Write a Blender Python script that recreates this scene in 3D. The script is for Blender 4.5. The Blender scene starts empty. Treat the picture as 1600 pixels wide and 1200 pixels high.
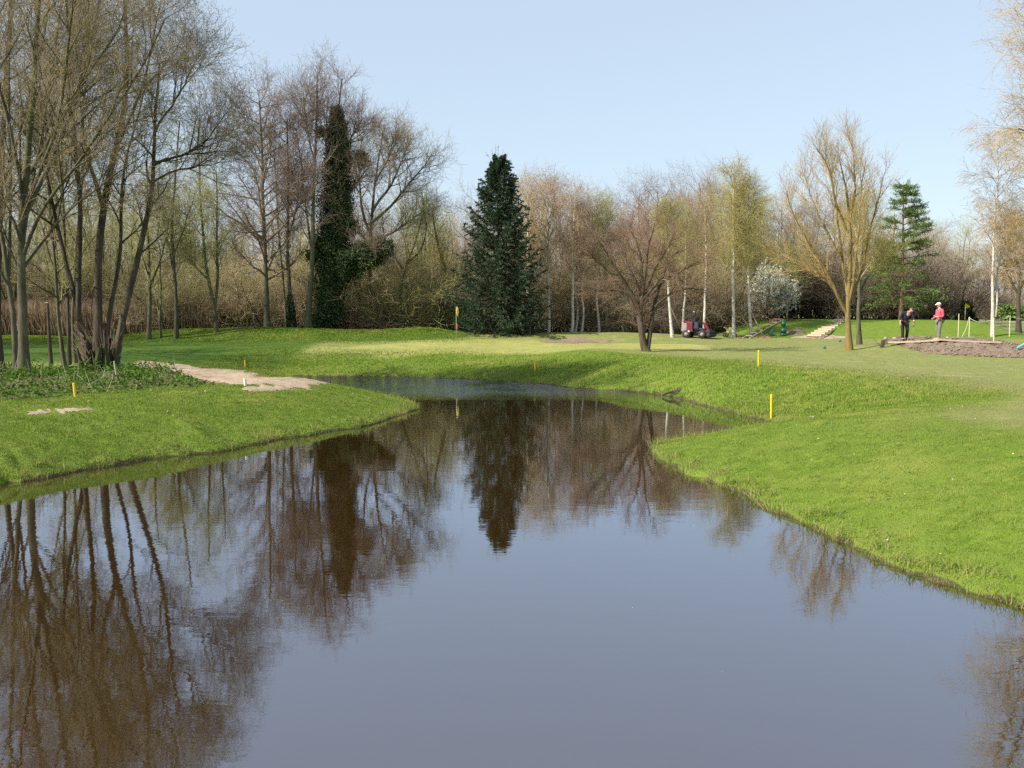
import bpy, math, random
import numpy as np
from math import radians as RAD, sin, cos, pi
D = bpy.data
sc = bpy.context.scene
COL = sc.collection
F = 1500.0; CX = 800.0; CY = 600.0; HOR = 478.0; CAMZ = 3.2
PITCH = math.atan((CY - HOR) / F)

# ------------------------------------------------------------------ helpers
def ray(px, py):
    x = (px - CX) / F; z = -(py - CY) / F
    c, s = cos(-PITCH), sin(-PITCH)
    return np.array([x, c - s * z, s + c * z])
def atY(px, py, Y):
    r = ray(px, py); t = Y / r[1]
    return np.array([r[0] * t, Y, CAMZ + r[2] * t])
def atZ(px, py, z):
    r = ray(px, py); t = (z - CAMZ) / r[2]
    return np.array([r[0] * t, r[1] * t, z])

def sines(seed, n=9):
    r = np.random.RandomState(seed)
    a = r.rand(n) * 2 * pi; ph = r.rand(n) * 2 * pi; f = 0.6 + r.rand(n) * 1.2
    return a, ph, f
def lownoise(x, y, scale, seed):
    a, ph, f = sines(seed); o = 0
    x = np.asarray(x) / scale; y = np.asarray(y) / scale
    wx = x + 0.7 * np.sin(y * 0.9 + seed); wy = y + 0.7 * np.sin(x * 1.1 + 2 * seed)
    for i in range(len(a)):
        o = o + np.sin((wx * cos(a[i]) + wy * sin(a[i])) * f[i] * 2 * pi * 0.5 + ph[i])
    return o / 3.0
def sst(a, b, x):
    t = np.clip((x - a) / (b - a), 0, 1); return t * t * (3 - 2 * t)

def sdf(poly, x, y):
    """signed distance, positive outside"""
    P = np.asarray(poly, float); x = np.asarray(x, float); y = np.asarray(y, float)
    d2 = np.full(x.shape, 1e12); inside = np.zeros(x.shape, bool)
    n = len(P)
    for i in range(n):
        ax, ay = P[i][:2]; bx, by = P[(i + 1) % n][:2]
        ex, ey = bx - ax, by - ay; wx, wy = x - ax, y - ay
        t = np.clip((wx * ex + wy * ey) / (ex * ex + ey * ey + 1e-12), 0, 1)
        dx, dy = wx - ex * t, wy - ey * t
        d2 = np.minimum(d2, dx * dx + dy * dy)
        if abs(ey) > 1e-12:
            c = ((ay > y) != (by > y)) & (x < ex * (y - ay) / ey + ax)
            inside ^= c
    d = np.sqrt(d2)
    return np.where(inside, -d, d)
def smoothpoly(P, it=2):
    P = np.asarray(P, float)
    for _ in range(it):
        Q = np.roll(P, -1, 0)
        P = np.stack([0.75 * P + 0.25 * Q, 0.25 * P + 0.75 * Q], 1).reshape(-1, P.shape[1])
    return P

# ------------------------------------------------------------------ the pond outline
W = lambda *a: [tuple(atZ(px, py, 0.0)[:2]) for px, py in a]
pond = [(5.6, 1.2), (5.1, 5.0), (5.3, 8.0)]
pond += W((1600, 945), (1525, 929), (1431, 902), (1375, 876), (1319, 847), (1244, 816), (1210, 798), (1150, 769), (1090, 745), (1019, 716))
pond += [(3.25, 21.9), (5.0, 23.6), (7.4, 25.6)]
pond += W((1196, 656), (1150, 646), (1100, 634), (1060, 622), (1000, 613), (940, 609), (890, 606), (840, 599), (790, 596), (700, 591), (600, 588), (500, 587), (430, 586))
pond += [(-11.6, 41.0), (-10.8, 38.6), (-8.2, 37.0), (-6.0, 35.4), (-4.1, 33.2)]
pond += W((663, 636), (620, 652), (572, 667), (522, 673), (467, 683), (410, 691), (360, 706), (287, 711), (200, 722), (150, 733), (50, 751), (0, 757), (-150, 786), (-420, 840))
pond += [(-24, 10), (-20, 1.2)]
POND = smoothpoly(pond, 1)

RIDGE = [(-40, 63.5), (-28, 61.5), (-20, 60.0), (-12, 59.6), (-6.0, 60.5)]
def segdist(pts, x, y):
    d = np.full(np.shape(x), 1e9)
    for (ax, ay), (bx, by) in zip(pts[:-1], pts[1:]):
        ex, ey = bx - ax, by - ay
        t = np.clip(((x - ax) * ex + (y - ay) * ey) / (ex * ex + ey * ey), 0, 1)
        d = np.minimum(d, np.hypot(x - ax - ex * t, y - ay - ey * t))
    return d
TEE = None
def shore(x, y):
    s = sdf(POND, x, y)
    return s + (0.06 * lownoise(x, y, 1.3, 3) + 0.035 * lownoise(x, y, 0.38, 4)) * sst(6, 0, np.abs(s))
def H(x, y, s=None):
    x = np.asarray(x, float); y = np.asarray(y, float)
    if s is None: s = shore(x, y)
    w = 6.0 + 2.2 * sst(34, 42, y) - 2.3 * (1 - sst(-9.5, -4.5, x)) * (1 - sst(30, 35, y)) - 3.8 * sst(1.5, 5.5, x) * sst(27, 32, y)
    t = np.clip(s / w, 0, 1)
    h = np.where(s > 0, 0.05 * sst(0, 0.10, s) + 0.93 * (1 - (1 - t) ** 1.8), -0.9 * sst(0, 2.5, -s) - 0.10 * sst(0, 0.15, -s))
    land = sst(0.5, 6, s)
    h = h + 0.16 * sst(45, 65, y)
    h = h + land * (0.62 * sst(-27, -20, x) + 0.05) * np.exp(-(segdist(RIDGE, x, y) / 2.6) ** 2)
    # small humps behind the green and round the bunker
    for cx, cy, rx, ry, a in ((-2.2, 60.0, 2.6, 1.4, 0.28), (4.4, 62.0, 4.5, 1.7, 0.45), (1.6, 58.2, 1.3, 1.5, 0.18), (9.5, 61.5, 3.0, 1.6, 0.15)):
        h = h + a * np.exp(-((x - cx) / rx) ** 2 - ((y - cy) / ry) ** 2)
    # bunker hollow
    h = h - 0.20 * np.exp(-((x - 4.0) / 2.3) ** 4 - ((y - 58.6) / 1.0) ** 4) + 0.16 * np.exp(-((x - 4.0) / 2.6) ** 4 - ((y - 60.1) / 0.55) ** 2)
    # raised tee platform on the right
    u = sst(13.5, 17.5, x) * (1 - sst(31, 36, x)) * sst(61.5, 66.5, y + 0.06 * (x - 22)) * (1 - sst(82, 92, y))
    h = h + 1.02 * u
    # worked ground on the right
    h = h + 0.50 * np.exp(-((x - 21.5) / 5.5) ** 2 - ((y - 46.5) / 4.0) ** 2)
    # gentle undulation
    h = h + land * (0.05 * lownoise(x, y, 6.0, 11) + 0.018 * lownoise(x, y, 1.6, 12))
    h = h + 0.6 * sst(90, 400, y) * 0
    return h
def h1(x, y): return float(H(np.array([x]), np.array([y]))[0])
def at_ground(px, py):
    r_ = ray(px, py); t = np.arange(6.0, 200.0, 0.15)
    X, Y, Z = r_[0] * t, r_[1] * t, CAMZ + r_[2] * t
    d = Z - H(X, Y); i = int(np.argmax(d < 0))
    if i == 0: i = len(t) - 1
    f = d[i - 1] / (d[i - 1] - d[i] + 1e-9); tt = t[i - 1] + f * (t[i] - t[i - 1])
    x, y = r_[0] * tt, r_[1] * tt
    return np.array([x, y, h1(x, y)])
def gY(px, Y):
    x = (px - CX) / F * Y * 1.0
    for _ in range(3):
        z = h1(x, Y)
        # solve px for point (x,Y,z)
        c, s = cos(-PITCH), sin(-PITCH)
        dz = z - CAMZ; yf = c * Y + s * dz
        x = (px - CX) / F * yf
    return np.array([x, Y, h1(x, Y)])

# ------------------------------------------------------------------ materials
def mat(name): 
    m = D.materials.new(name); m.use_nodes = True
    nt = m.node_tree
    for n in list(nt.nodes): nt.nodes.remove(n)
    out = nt.nodes.new('ShaderNodeOutputMaterial')
    return m, nt, out
def N(nt, typ, **kw):
    n = nt.nodes.new(typ)
    for k, v in kw.items():
        if k in n.inputs: n.inputs[k].default_value = v
        else: setattr(n, k, v)
    return n
def link(nt, a, b): nt.links.new(a, b)
def rgba(c): return (c[0], c[1], c[2], 1.0)
def mixc(nt, fac, a, b, mode='MIX'):
    m = nt.nodes.new('ShaderNodeMix'); m.data_type = 'RGBA'; m.blend_type = mode
    for s, v in ((m.inputs[0], fac), (m.inputs[6], a), (m.inputs[7], b)):
        if isinstance(v, (int, float)): s.default_value = v
        elif isinstance(v, tuple): s.default_value = rgba(v)
        else: nt.links.new(v, s)
    return m.outputs[2]
def noise(nt, scale, detail=4, rough=0.55, vec=None, dist=0.0):
    n = N(nt, 'ShaderNodeTexNoise', Scale=scale, Detail=detail, Roughness=rough, Distortion=dist)
    if vec is not None: nt.links.new(vec, n.inputs['Vector'])
    return n.outputs['Fac']
def ramp(nt, fac, lo, hi):
    m = N(nt, 'ShaderNodeMapRange'); m.inputs[1].default_value = lo; m.inputs[2].default_value = hi
    nt.links.new(fac, m.inputs[0]); return m.outputs[0]
def objco(nt): return nt.nodes.new('ShaderNodeTexCoord').outputs['Object']

def bark(name, a, b, c=None, scale=6.0, zstretch=0.25, bump=0.6, rough=0.9):
    m, nt, out = mat(name)
    mp = N(nt, 'ShaderNodeMapping'); mp.inputs['Scale'].default_value = (1, 1, zstretch)
    link(nt, objco(nt), mp.inputs[0])
    n1 = noise(nt, scale, 6, 0.65, mp.outputs[0]); n2 = noise(nt, scale * 0.18, 3, 0.5, mp.outputs[0])
    col = mixc(nt, ramp(nt, n1, 0.35, 0.65), a, b)
    if c: col = mixc(nt, ramp(nt, n2, 0.48, 0.62), col, c)
    bs = N(nt, 'ShaderNodeBsdfPrincipled', Roughness=rough); bs.inputs['Specular IOR Level'].default_value = 0.15
    link(nt, col, bs.inputs['Base Color'])
    bp = N(nt, 'ShaderNodeBump', Strength=bump, Distance=0.03); link(nt, n1, bp.inputs['Height']); link(nt, bp.outputs[0], bs.inputs['Normal'])
    link(nt, bs.outputs[0], out.inputs[0]); return m
def twig(name, a, b):
    m, nt, out = mat(name)
    oi = N(nt, 'ShaderNodeObjectInfo')
    n1 = noise(nt, 0.9, 3, 0.6, objco(nt))
    col = mixc(nt, ramp(nt, n1, 0.35, 0.65), a, b)
    col2 = mixc(nt, ramp(nt, oi.outputs['Random'], 0, 1), (0.86, 0.86, 0.86), (1.14, 1.10, 1.08))
    col = mixc(nt, 1.0, col, col2, 'MULTIPLY')
    d = N(nt, 'ShaderNodeBsdfDiffuse'); link(nt, col, d.inputs[0]); link(nt, d.outputs[0], out.inputs[0]); return m
def leafmat(name, a, b, trans=0.3, rough=0.6, up=0.0, nsc=1.2, gloss=0.0):
    m, nt, out = mat(name)
    g = N(nt, 'ShaderNodeNewGeometry')
    oi = N(nt, 'ShaderNodeObjectInfo')
    n1 = noise(nt, nsc, 3, 0.6, objco(nt))
    mx = N(nt, 'ShaderNodeMath', operation='ADD'); link(nt, g.outputs['Random Per Island'], mx.inputs[0]); link(nt, n1, mx.inputs[1])
    col = mixc(nt, ramp(nt, mx.outputs[0], 0.45, 1.5), a, b)
    d = N(nt, 'ShaderNodeBsdfDiffuse'); t = N(nt, 'ShaderNodeBsdfTranslucent'); link(nt, col, d.inputs[0]); link(nt, col, t.inputs[0])
    ms = N(nt, 'ShaderNodeMixShader'); ms.inputs[0].default_value = trans
    link(nt, d.outputs[0], ms.inputs[1]); link(nt, t.outputs[0], ms.inputs[2]); o = ms.outputs[0]
    if gloss:
        gl = N(nt, 'ShaderNodeBsdfGlossy', Roughness=rough); m2 = N(nt, 'ShaderNodeMixShader'); m2.inputs[0].default_value = gloss
        link(nt, o, m2.inputs[1]); link(nt, gl.outputs[0], m2.inputs[2]); o = m2.outputs[0]
    link(nt, o, out.inputs[0]); return m
def plain(name, col, rough=0.6, metal=0.0, vary=0.25, scale=8.0, bump=0.0):
    m, nt, out = mat(name)
    n1 = noise(nt, scale, 4, 0.6, objco(nt))
    c = mixc(nt, ramp(nt, n1, 0.3, 0.7), tuple(x * (1 - vary) for x in col), tuple(min(1, x * (1 + vary * 0.6)) for x in col))
    bs = N(nt, 'ShaderNodeBsdfPrincipled', Roughness=rough, Metallic=metal)
    link(nt, c, bs.inputs['Base Color'])
    if bump:
        bp = N(nt, 'ShaderNodeBump', Strength=bump, Distance=0.02); link(nt, n1, bp.inputs['Height']); link(nt, bp.outputs[0], bs.inputs['Normal'])
    link(nt, bs.outputs[0], out.inputs[0]); return m

# ------------------------------------------------------------------ mesh accumulator
class Acc:
    def __init__(s): s.v = []; s.f = []; s.n = 0; s.attr = []
    def add(s, v, f, mi=0, a=None):
        v = np.asarray(v, np.float32).reshape(-1, 3); f = np.asarray(f, np.int64)
        s.v.append(v); s.f.append((f + s.n, mi)); s.n += len(v)
        s.attr.append(np.zeros(len(v), np.float32) if a is None else np.asarray(a, np.float32)); return s
    def build(s, name, mats, parent=None, smooth=True, attr=None, origin=None, bevel=0):
        me = D.meshes.new(name)
        V = np.concatenate(s.v)
        if origin is not None: V = V - np.asarray(origin, np.float32)
        li = []; lt = []; mi = []
        for f, m in s.f:
            if not len(f): continue
            li.append(f.ravel()); lt.append(np.full(len(f), f.shape[1])); mi.append(np.full(len(f), m))
        li = np.concatenate(li); lt = np.concatenate(lt); mi = np.concatenate(mi)
        me.vertices.add(len(V)); me.vertices.foreach_set('co', V.ravel())
        me.loops.add(len(li)); me.loops.foreach_set('vertex_index', li.astype(np.int32))
        me.polygons.add(len(lt)); me.polygons.foreach_set('loop_start', (np.cumsum(lt) - lt).astype(np.int32))
        me.polygons.foreach_set('loop_total', lt.astype(np.int32))
        me.polygons.foreach_set('material_index', mi.astype(np.int32))
        me.polygons.foreach_set('use_smooth', np.full(len(lt), smooth))
        for m in (mats if isinstance(mats, (list, tuple)) else [mats]): me.materials.append(m)
        if attr:
            at = me.attributes.new(attr, 'FLOAT', 'POINT'); at.data.foreach_set('value', np.concatenate(s.attr))
        me.update()
        o = D.objects.new(name, me); COL.objects.link(o)
        if parent: o.parent = parent
        if bevel:
            b = o.modifiers.new('bevel', 'BEVEL'); b.width = bevel; b.segments = 2; b.limit_method = 'ANGLE'
        return o
def nrm(a): return a / (np.linalg.norm(a, axis=-1, keepdims=True) + 1e-9)
def tubes(acc, P, R, k, mi=0):
    P = np.asarray(P, float); R = np.asarray(R, float)
    if P.ndim == 2: P = P[None]; R = R[None]
    Nn, n, _ = P.shape
    if Nn == 0: return
    T = nrm(np.gradient(P, axis=1))
    ref = np.where(np.abs(T[:, :1, 2:3]) > 0.75, np.array([1.0, 0.15, 0]), np.array([0.1, 0, 1.0]))
    U = nrm(np.cross(T, np.broadcast_to(ref, T.shape))); V = np.cross(T, U)
    a = np.arange(k) / k * 2 * pi
    ring = P[:, :, None] + R[:, :, None, None] * (np.cos(a)[None, None, :, None] * U[:, :, None] + np.sin(a)[None, None, :, None] * V[:, :, None])
    i = np.arange(n - 1)[:, None] * k; j = np.arange(k)[None]; j2 = (j + 1) % k
    q = np.stack([i + j, i + j2, i + k + j2, i + k + j], -1).reshape(-1, 4)
    f = (np.arange(Nn)[:, None, None] * (n * k) + q[None]).reshape(-1, 4)
    acc.add(ring.reshape(-1, 3), f, mi)
def caps_tube(acc, p0, p1, r0, r1=None, k=10, mi=0):
    r1 = r0 if r1 is None else r1
    p0 = np.asarray(p0, float); p1 = np.asarray(p1, float)
    P = np.stack([p0, p0 + (p1 - p0) * 1e-4, p1 - (p1 - p0) * 1e-4, p1]); tubes(acc, P, np.array([1e-4, r0, r1, 1e-4]), k, mi)
def box(acc, c, size, rz=0.0, rx=0.0, ry=0.0, mi=0, taper=(1, 1)):
    sx, sy, sz = [q / 2 for q in size]
    v = np.array([[x * sx * (taper[0] if z > 0 else 1), y * sy * (taper[1] if z > 0 else 1), z * sz] for x in (-1, 1) for y in (-1, 1) for z in (-1, 1)], float)
    for ang, (i, j) in ((rx, (1, 2)), (ry, (2, 0)), (rz, (0, 1))):
        a, b = v[:, i].copy(), v[:, j].copy(); v[:, i] = a * cos(ang) - b * sin(ang); v[:, j] = a * sin(ang) + b * cos(ang)
    v += np.asarray(c, float)
    f = [[0, 1, 3, 2], [4, 6, 7, 5], [0, 4, 5, 1], [2, 3, 7, 6], [0, 2, 6, 4], [1, 5, 7, 3]]
    acc.add(v, f, mi); return acc
def ellipsoid(acc, c, r, mi=0, nu=14, nv=9):
    u = np.arange(nu) / nu * 2 * pi; w = np.linspace(-pi / 2, pi / 2, nv)
    v = np.stack([np.cos(w)[:, None] * np.cos(u)[None] * r[0], np.cos(w)[:, None] * np.sin(u)[None] * r[1], np.sin(w)[:, None] * np.ones(nu)[None] * r[2]], -1).reshape(-1, 3) + np.asarray(c)
    i = np.arange(nv - 1)[:, None] * nu; j = np.arange(nu)[None]; j2 = (j + 1) % nu
    acc.add(v, np.stack([i + j, i + j2, i + nu + j2, i + nu + j], -1).reshape(-1, 4), mi)
def leaves(acc, rng, C, size, aspect=0.5, mi=0, Dr=None, sv=0.4, flat=0.0, a=None):
    """small leaf-shaped diamonds at points C"""
    n = len(C)
    if n == 0: return
    d = nrm(rng.normal(size=(n, 3))) if Dr is None else nrm(Dr + rng.normal(size=(n, 3)) * 0.45)
    if flat: d[:, 2] *= (1 - flat); d = nrm(d)
    u = nrm(np.cross(d, nrm(rng.normal(size=(n, 3)) + np.array([0, 0, flat * 3]))))
    L = size * (1 - sv + 2 * sv * rng.rand(n))[:, None]
    v = np.stack([C, C + d * L * 0.45 + u * L * aspect * 0.5, C + d * L, C + d * L * 0.45 - u * L * aspect * 0.5], 1)
    f = np.arange(n)[:, None] * 4 + np.arange(4)[None]
    acc.add(v.reshape(-1, 3), f, mi, None if a is None else np.repeat(a, 4))

def tag(o, label=None, cat=None, group=None, kind=None):
    if label: o['label'] = label
    if cat: o['category'] = cat
    if group: o['group'] = group
    if kind: o['kind'] = kind
    return o
def empty(name, loc=(0, 0, 0), label=None, cat=None, group=None):
    o = D.objects.new(name, None); COL.objects.link(o); o.location = loc; o.empty_display_size = 0.3
    return tag(o, label, cat, group)
def copy_tree(root, loc, rz=0.0, s=1.0, label=None, group=None):
    r = root.copy(); COL.objects.link(r); r.location = loc; r.rotation_euler = (0, 0, rz)
    r.scale = (s, s, s) if isinstance(s, (int, float)) else s
    if label: r['label'] = label
    if group: r['group'] = group
    for ch in root.children:
        c = ch.copy(); COL.objects.link(c); c.parent = r
    return r

# ------------------------------------------------------------------ branching
def resample(pts, n):
    pts = np.asarray(pts, float)
    d = np.concatenate([[0], np.cumsum(np.linalg.norm(np.diff(pts, axis=0), axis=1))]); t = np.linspace(0, d[-1], n)
    q = np.stack([np.interp(t, d, pts[:, i]) for i in range(pts.shape[1])], 1)
    for _ in range(2):
        q[1:-1] = 0.25 * q[:-2] + 0.5 * q[1:-1] + 0.25 * q[2:]
    return q
def spawn(rng, P, R, m, t0, t1, ang, L, n=5, wander=0.15, up=0.0, r0=0.4, rt=0.004, av=0.25, shape=None, rmax=1.0, azflat=None, lv=0.3, lscale=None):
    Nn, n0, _ = P.shape
    t = t0 + (t1 - t0) * ((np.arange(m)[None] + rng.rand(Nn, m)) / m)
    f = t * (n0 - 1); i = np.clip(f.astype(int), 0, n0 - 2); fr = (f - i)[..., None]
    ar = np.arange(Nn)[:, None]
    p = P[ar, i] * (1 - fr) + P[ar, i + 1] * fr; T = nrm(P[ar, i + 1] - P[ar, i])
    rp = R[ar, i] * (1 - fr[..., 0]) + R[ar, i + 1] * fr[..., 0]
    p = p.reshape(-1, 3); T = T.reshape(-1, 3); rp = rp.ravel(); tt = t.ravel()
    M = len(p)
    a = ang * (1 + av * rng.normal(size=M)); az = (np.arange(m)[None] * 2.4 + rng.rand(Nn, 1) * 6.28 + rng.normal(size=(Nn, m)) * 0.5).ravel()
    ref = np.where(np.abs(T[:, 2:3]) > 0.8, np.array([[1.0, 0, 0]]), np.array([[0, 0, 1.0]]))
    U = nrm(np.cross(T, ref)); V = np.cross(T, U)
    d = np.cos(a)[:, None] * T + np.sin(a)[:, None] * (np.cos(az)[:, None] * U + np.sin(az)[:, None] * V)
    if azflat: d[:, 2] *= azflat; d = nrm(d)
    ln = L * (1 - lv + 2 * lv * rng.rand(M))
    if shape is not None: ln = ln * shape(tt)
    if lscale is not None: ln = ln * np.repeat(lscale, m)
    step = (ln / (n - 1))[:, None]
    out = [p]; 
    for k in range(n - 1):
        d = nrm(d + rng.normal(size=(M, 3)) * wander + np.array([0, 0, up]) )
        out.append(out[-1] + d * step)
    Q = np.stack(out, 1)
    ra = np.minimum(np.minimum(rp * 0.75, r0 * 0.035 * ln + 0.002), rmax); ra = np.maximum(ra, rt)
    RR = ra[:, None] * (1 - np.linspace(0, 1, n)[None] ** 0.8) + rt * np.linspace(0, 1, n)[None] ** 0.8
    return Q, RR
def pts_on(rng, P, m):
    Nn, n0, _ = P.shape
    f = rng.rand(Nn, m) * (n0 - 1.001); i = f.astype(int); fr = (f - i)[..., None]; ar = np.arange(Nn)[:, None]
    p = P[ar, i] * (1 - fr) + P[ar, i + 1] * fr; T = P[ar, i + 1] - P[ar, i]
    return p.reshape(-1, 3), nrm(T.reshape(-1, 3))

# ------------------------------------------------------------------ camera, sun, sky
cam = D.cameras.new('camera'); co = D.objects.new('camera', cam); COL.objects.link(co); sc.camera = co
cam.sensor_width = 36; cam.lens = 36 * F / 1600; cam.clip_start = 0.1; cam.clip_end = 6000
co.location = (0, 0, CAMZ); co.rotation_euler = (pi / 2 - PITCH, 0, 0)
SUN_EL = RAD(38); SUN_DIR = np.array([-0.90, -0.43])
sd = D.lights.new('sun', 'SUN'); so = D.objects.new('sun', sd); COL.objects.link(so)
sd.energy = 5.0; sd.angle = RAD(0.5); sd.color = (1.0, 0.94, 0.84)
from mathutils import Vector
dv = Vector((SUN_DIR[0] * cos(SUN_EL), SUN_DIR[1] * cos(SUN_EL), sin(SUN_EL)))
so.rotation_euler = dv.to_track_quat('Z', 'Y').to_euler(); so.location = (-30, -20, 40)
w = D.worlds.new('World'); sc.world = w; w.use_nodes = True; nt = w.node_tree
for n in list(nt.nodes): nt.nodes.remove(n)
sky = nt.nodes.new('ShaderNodeTexSky'); sky.sky_type = 'NISHITA'; sky.sun_disc = False
sky.sun_elevation = SUN_EL; sky.sun_rotation = math.atan2(SUN_DIR[0], SUN_DIR[1]) % (2 * pi)
sky.air_density = 1.0; sky.dust_density = 0.6; sky.ozone_density = 1.6; sky.altitude = 50
bg = nt.nodes.new('ShaderNodeBackground'); bg.inputs[1].default_value = 0.108
pale = mixc(nt, 0.64, sky.outputs[0], (4.15, 4.85, 5.55))
wo = nt.nodes.new('ShaderNodeOutputWorld'); link(nt, pale, bg.inputs[0]); link(nt, bg.outputs[0], wo.inputs[0])
sc.view_settings.view_transform = 'Standard'; sc.view_settings.look = 'None'; sc.view_settings.exposure = 0.70; sc.view_settings.gamma = 1
sc.render.engine = 'CYCLES'
try:
    sc.cycles.max_bounces = 8; sc.cycles.diffuse_bounces = 4; sc.cycles.glossy_bounces = 3; sc.cycles.transmission_bounces = 2
    sc.cycles.use_denoising = False; sc.cycles.denoiser = 'OPENIMAGEDENOISE'; sc.cycles.denoising_prefilter = 'ACCURATE'
    sc.cycles.caustics_reflective = False; sc.cycles.caustics_refractive = False; sc.cycles.use_adaptive_sampling = True; sc.cycles.adaptive_threshold = 0.015
except Exception: pass

# ------------------------------------------------------------------ ground
GREEN = smoothpoly([(-11.5, 49), (-10, 52), (-7, 55.5), (-3, 57.6), (1, 57.0), (4, 56.2), (7, 56), (10, 54), (11, 50), (8, 48.2), (3, 47.5), (-2, 47.4), (-7, 47.5), (-10, 47.9)], 2)
BUNK = smoothpoly([tuple(at_ground(*p)[:2]) for p in ((838, 532), (870, 528.5), (925, 528), (966, 531), (950, 535), (890, 537), (855, 536))], 2)
BED = smoothpoly([tuple(at_ground(*p)[:2]) for p in ((1385, 527), (1440, 526), (1500, 528), (1540, 530), (1560, 537), (1640, 545), (1680, 556), (1600, 560), (1500, 556), (1430, 549), (1400, 541), (1380, 533))], 2)
PATH = smoothpoly([tuple(at_ground(*p)[:2]) for p in ((205, 564), (250, 566), (320, 573), (385, 590), (470, 594), (545, 600), (510, 606), (450, 611), (350, 612), (400, 605), (440, 601), (380, 602), (330, 598), (290, 586), (235, 577))], 2)
PATCH = smoothpoly([tuple(at_ground(*p)[:2]) for p in ((35, 646), (70, 641), (120, 637), (150, 638), (110, 643), (60, 650))], 2)
SPATH = smoothpoly([tuple(at_ground(*p)[:2]) for p in ((1228, 527), (1262, 524), (1300, 524), (1332, 525), (1320, 529), (1270, 530))], 2)

def build_ground():
    th = np.unique(np.concatenate([np.arange(-180, -50, 3), np.arange(-50, -33, 0.5), np.arange(-33, 33, 0.11), np.arange(33, 50, 0.5), np.arange(50, 180, 3)])) * pi / 180
    r = np.unique(np.concatenate([np.geomspace(0.4, 8, 50), np.geomspace(8, 80, 560), np.geomspace(80, 2500, 90)]))
    T, Rr = np.meshgrid(th, r); X = Rr * np.sin(T); Y = Rr * np.cos(T)
    S = shore(X, Y); Z = H(X, Y, S)
    nr, ntg = X.shape
    V = np.stack([X, Y, Z], -1).reshape(-1, 3)
    V = np.vstack([V, [[0, 0, Z[0].mean()]]])
    i = np.arange(nr - 1)[:, None] * ntg; j = np.arange(ntg)[None]; j2 = (j + 1) % ntg
    q = np.stack([i + j, i + ntg + j, i + ntg + j2, i + j2], -1).reshape(-1, 4)[:, ::-1]
    a = Acc(); a.add(V, q)
    c = nr * ntg; jj = np.arange(ntg)
    a.f.append((np.stack([np.full(ntg, c), (jj + 1) % ntg, jj], 1)[:, ::-1], 0))
    m, nt, out = mat('grass_turf')
    def A(nm):
        n = N(nt, 'ShaderNodeAttribute'); n.attribute_name = nm; return n.outputs['Fac']
    oc = objco(nt)
    n1 = noise(nt, 0.35, 5, 0.6, oc); n2 = noise(nt, 3.0, 5, 0.65, oc); n3 = noise(nt, 28, 4, 0.7, oc); n4 = noise(nt, 1.1, 5, 0.65, oc, 0.6)
    bank = mixc(nt, ramp(nt, n2, 0.32, 0.68), (0.085, 0.140, 0.014), (0.165, 0.235, 0.028))
    bank = mixc(nt, ramp(nt, n1, 0.45, 0.70), bank, (0.17, 0.215, 0.035))
    bank = mixc(nt, ramp(nt, n3, 0.5, 0.85), bank, (0.05, 0.09, 0.012))
    turf = mixc(nt, ramp(nt, n2, 0.3, 0.7), (0.165, 0.190, 0.050), (0.25, 0.255, 0.090))
    turf = mixc(nt, ramp(nt, n4, 0.54, 0.72), turf, (0.33, 0.285, 0.14))
    turf = mixc(nt, ramp(nt, n3, 0.45, 0.8), turf, (0.125, 0.155, 0.035))
    grn = mixc(nt, ramp(nt, n4, 0.35, 0.7), (0.26, 0.275, 0.075), (0.35, 0.33, 0.11))
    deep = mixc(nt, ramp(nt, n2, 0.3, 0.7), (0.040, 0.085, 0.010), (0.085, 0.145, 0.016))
    tee = mixc(nt, ramp(nt, n2, 0.3, 0.7), (0.105, 0.165, 0.020), (0.155, 0.215, 0.032))
    soil = mixc(nt, ramp(nt, n2, 0.3, 0.7), (0.12, 0.10, 0.05), (0.21, 0.17, 0.10))
    farc = mixc(nt, ramp(nt, n1, 0.3, 0.7), (0.16, 0.18, 0.07), (0.24, 0.24, 0.11))
    mud = mixc(nt, ramp(nt, n3, 0.3, 0.7), (0.045, 0.035, 0.018), (0.10, 0.085, 0.045))
    def edge(att, off=0.0, wid=0.10):
        # break a soft mask up with noise so its border reads as grass, not as a line
        ad = N(nt, 'ShaderNodeMath', operation='MULTIPLY_ADD'); link(nt, n3, ad.inputs[0]); ad.inputs[1].default_value = 0.55; link(nt, att, ad.inputs[2])
        a2 = N(nt, 'ShaderNodeMath', operation='MULTIPLY_ADD'); link(nt, n4, a2.inputs[0]); a2.inputs[1].default_value = 0.35; link(nt, ad.outputs[0], a2.inputs[2])
        return ramp(nt, a2.outputs[0], 0.95 - wid * 2.2, 0.95 + wid * 2.2)
    col = mixc(nt, edge(A('turf')), bank, turf)
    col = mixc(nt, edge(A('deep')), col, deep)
    col = mixc(nt, edge(A('green'), wid=0.12), col, grn)
    col = mixc(nt, edge(A('tee')), col, tee)
    col = mixc(nt, edge(A('far')), col, farc)
    col = mixc(nt, edge(A('soil')), col, soil)
    col = mixc(nt, edge(A('mud'), wid=0.06), col, mud)
    bs = N(nt, 'ShaderNodeBsdfPrincipled', Roughness=0.85); bs.inputs['Specular IOR Level'].default_value = 0.12
    link(nt, col, bs.inputs['Base Color'])
    hb = N(nt, 'ShaderNodeMath', operation='MULTIPLY_ADD'); link(nt, n2, hb.inputs[0]); hb.inputs[1].default_value = 1.0; link(nt, n3, hb.inputs[2])
    bp = N(nt, 'ShaderNodeBump', Strength=0.55, Distance=0.05); link(nt, hb.outputs[0], bp.inputs['Height']); link(nt, bp.outputs[0], bs.inputs['Normal'])
    link(nt, bs.outputs[0], out.inputs[0])
    o = a.build('ground', m); me = o.data
    X, Y, S, Z = (q.ravel() for q in (X, Y, S, Z))
    zer = lambda x: np.append(x, 0).astype(np.float32)
    wob = 0.8 * lownoise(X, Y, 3.0, 21)
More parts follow.
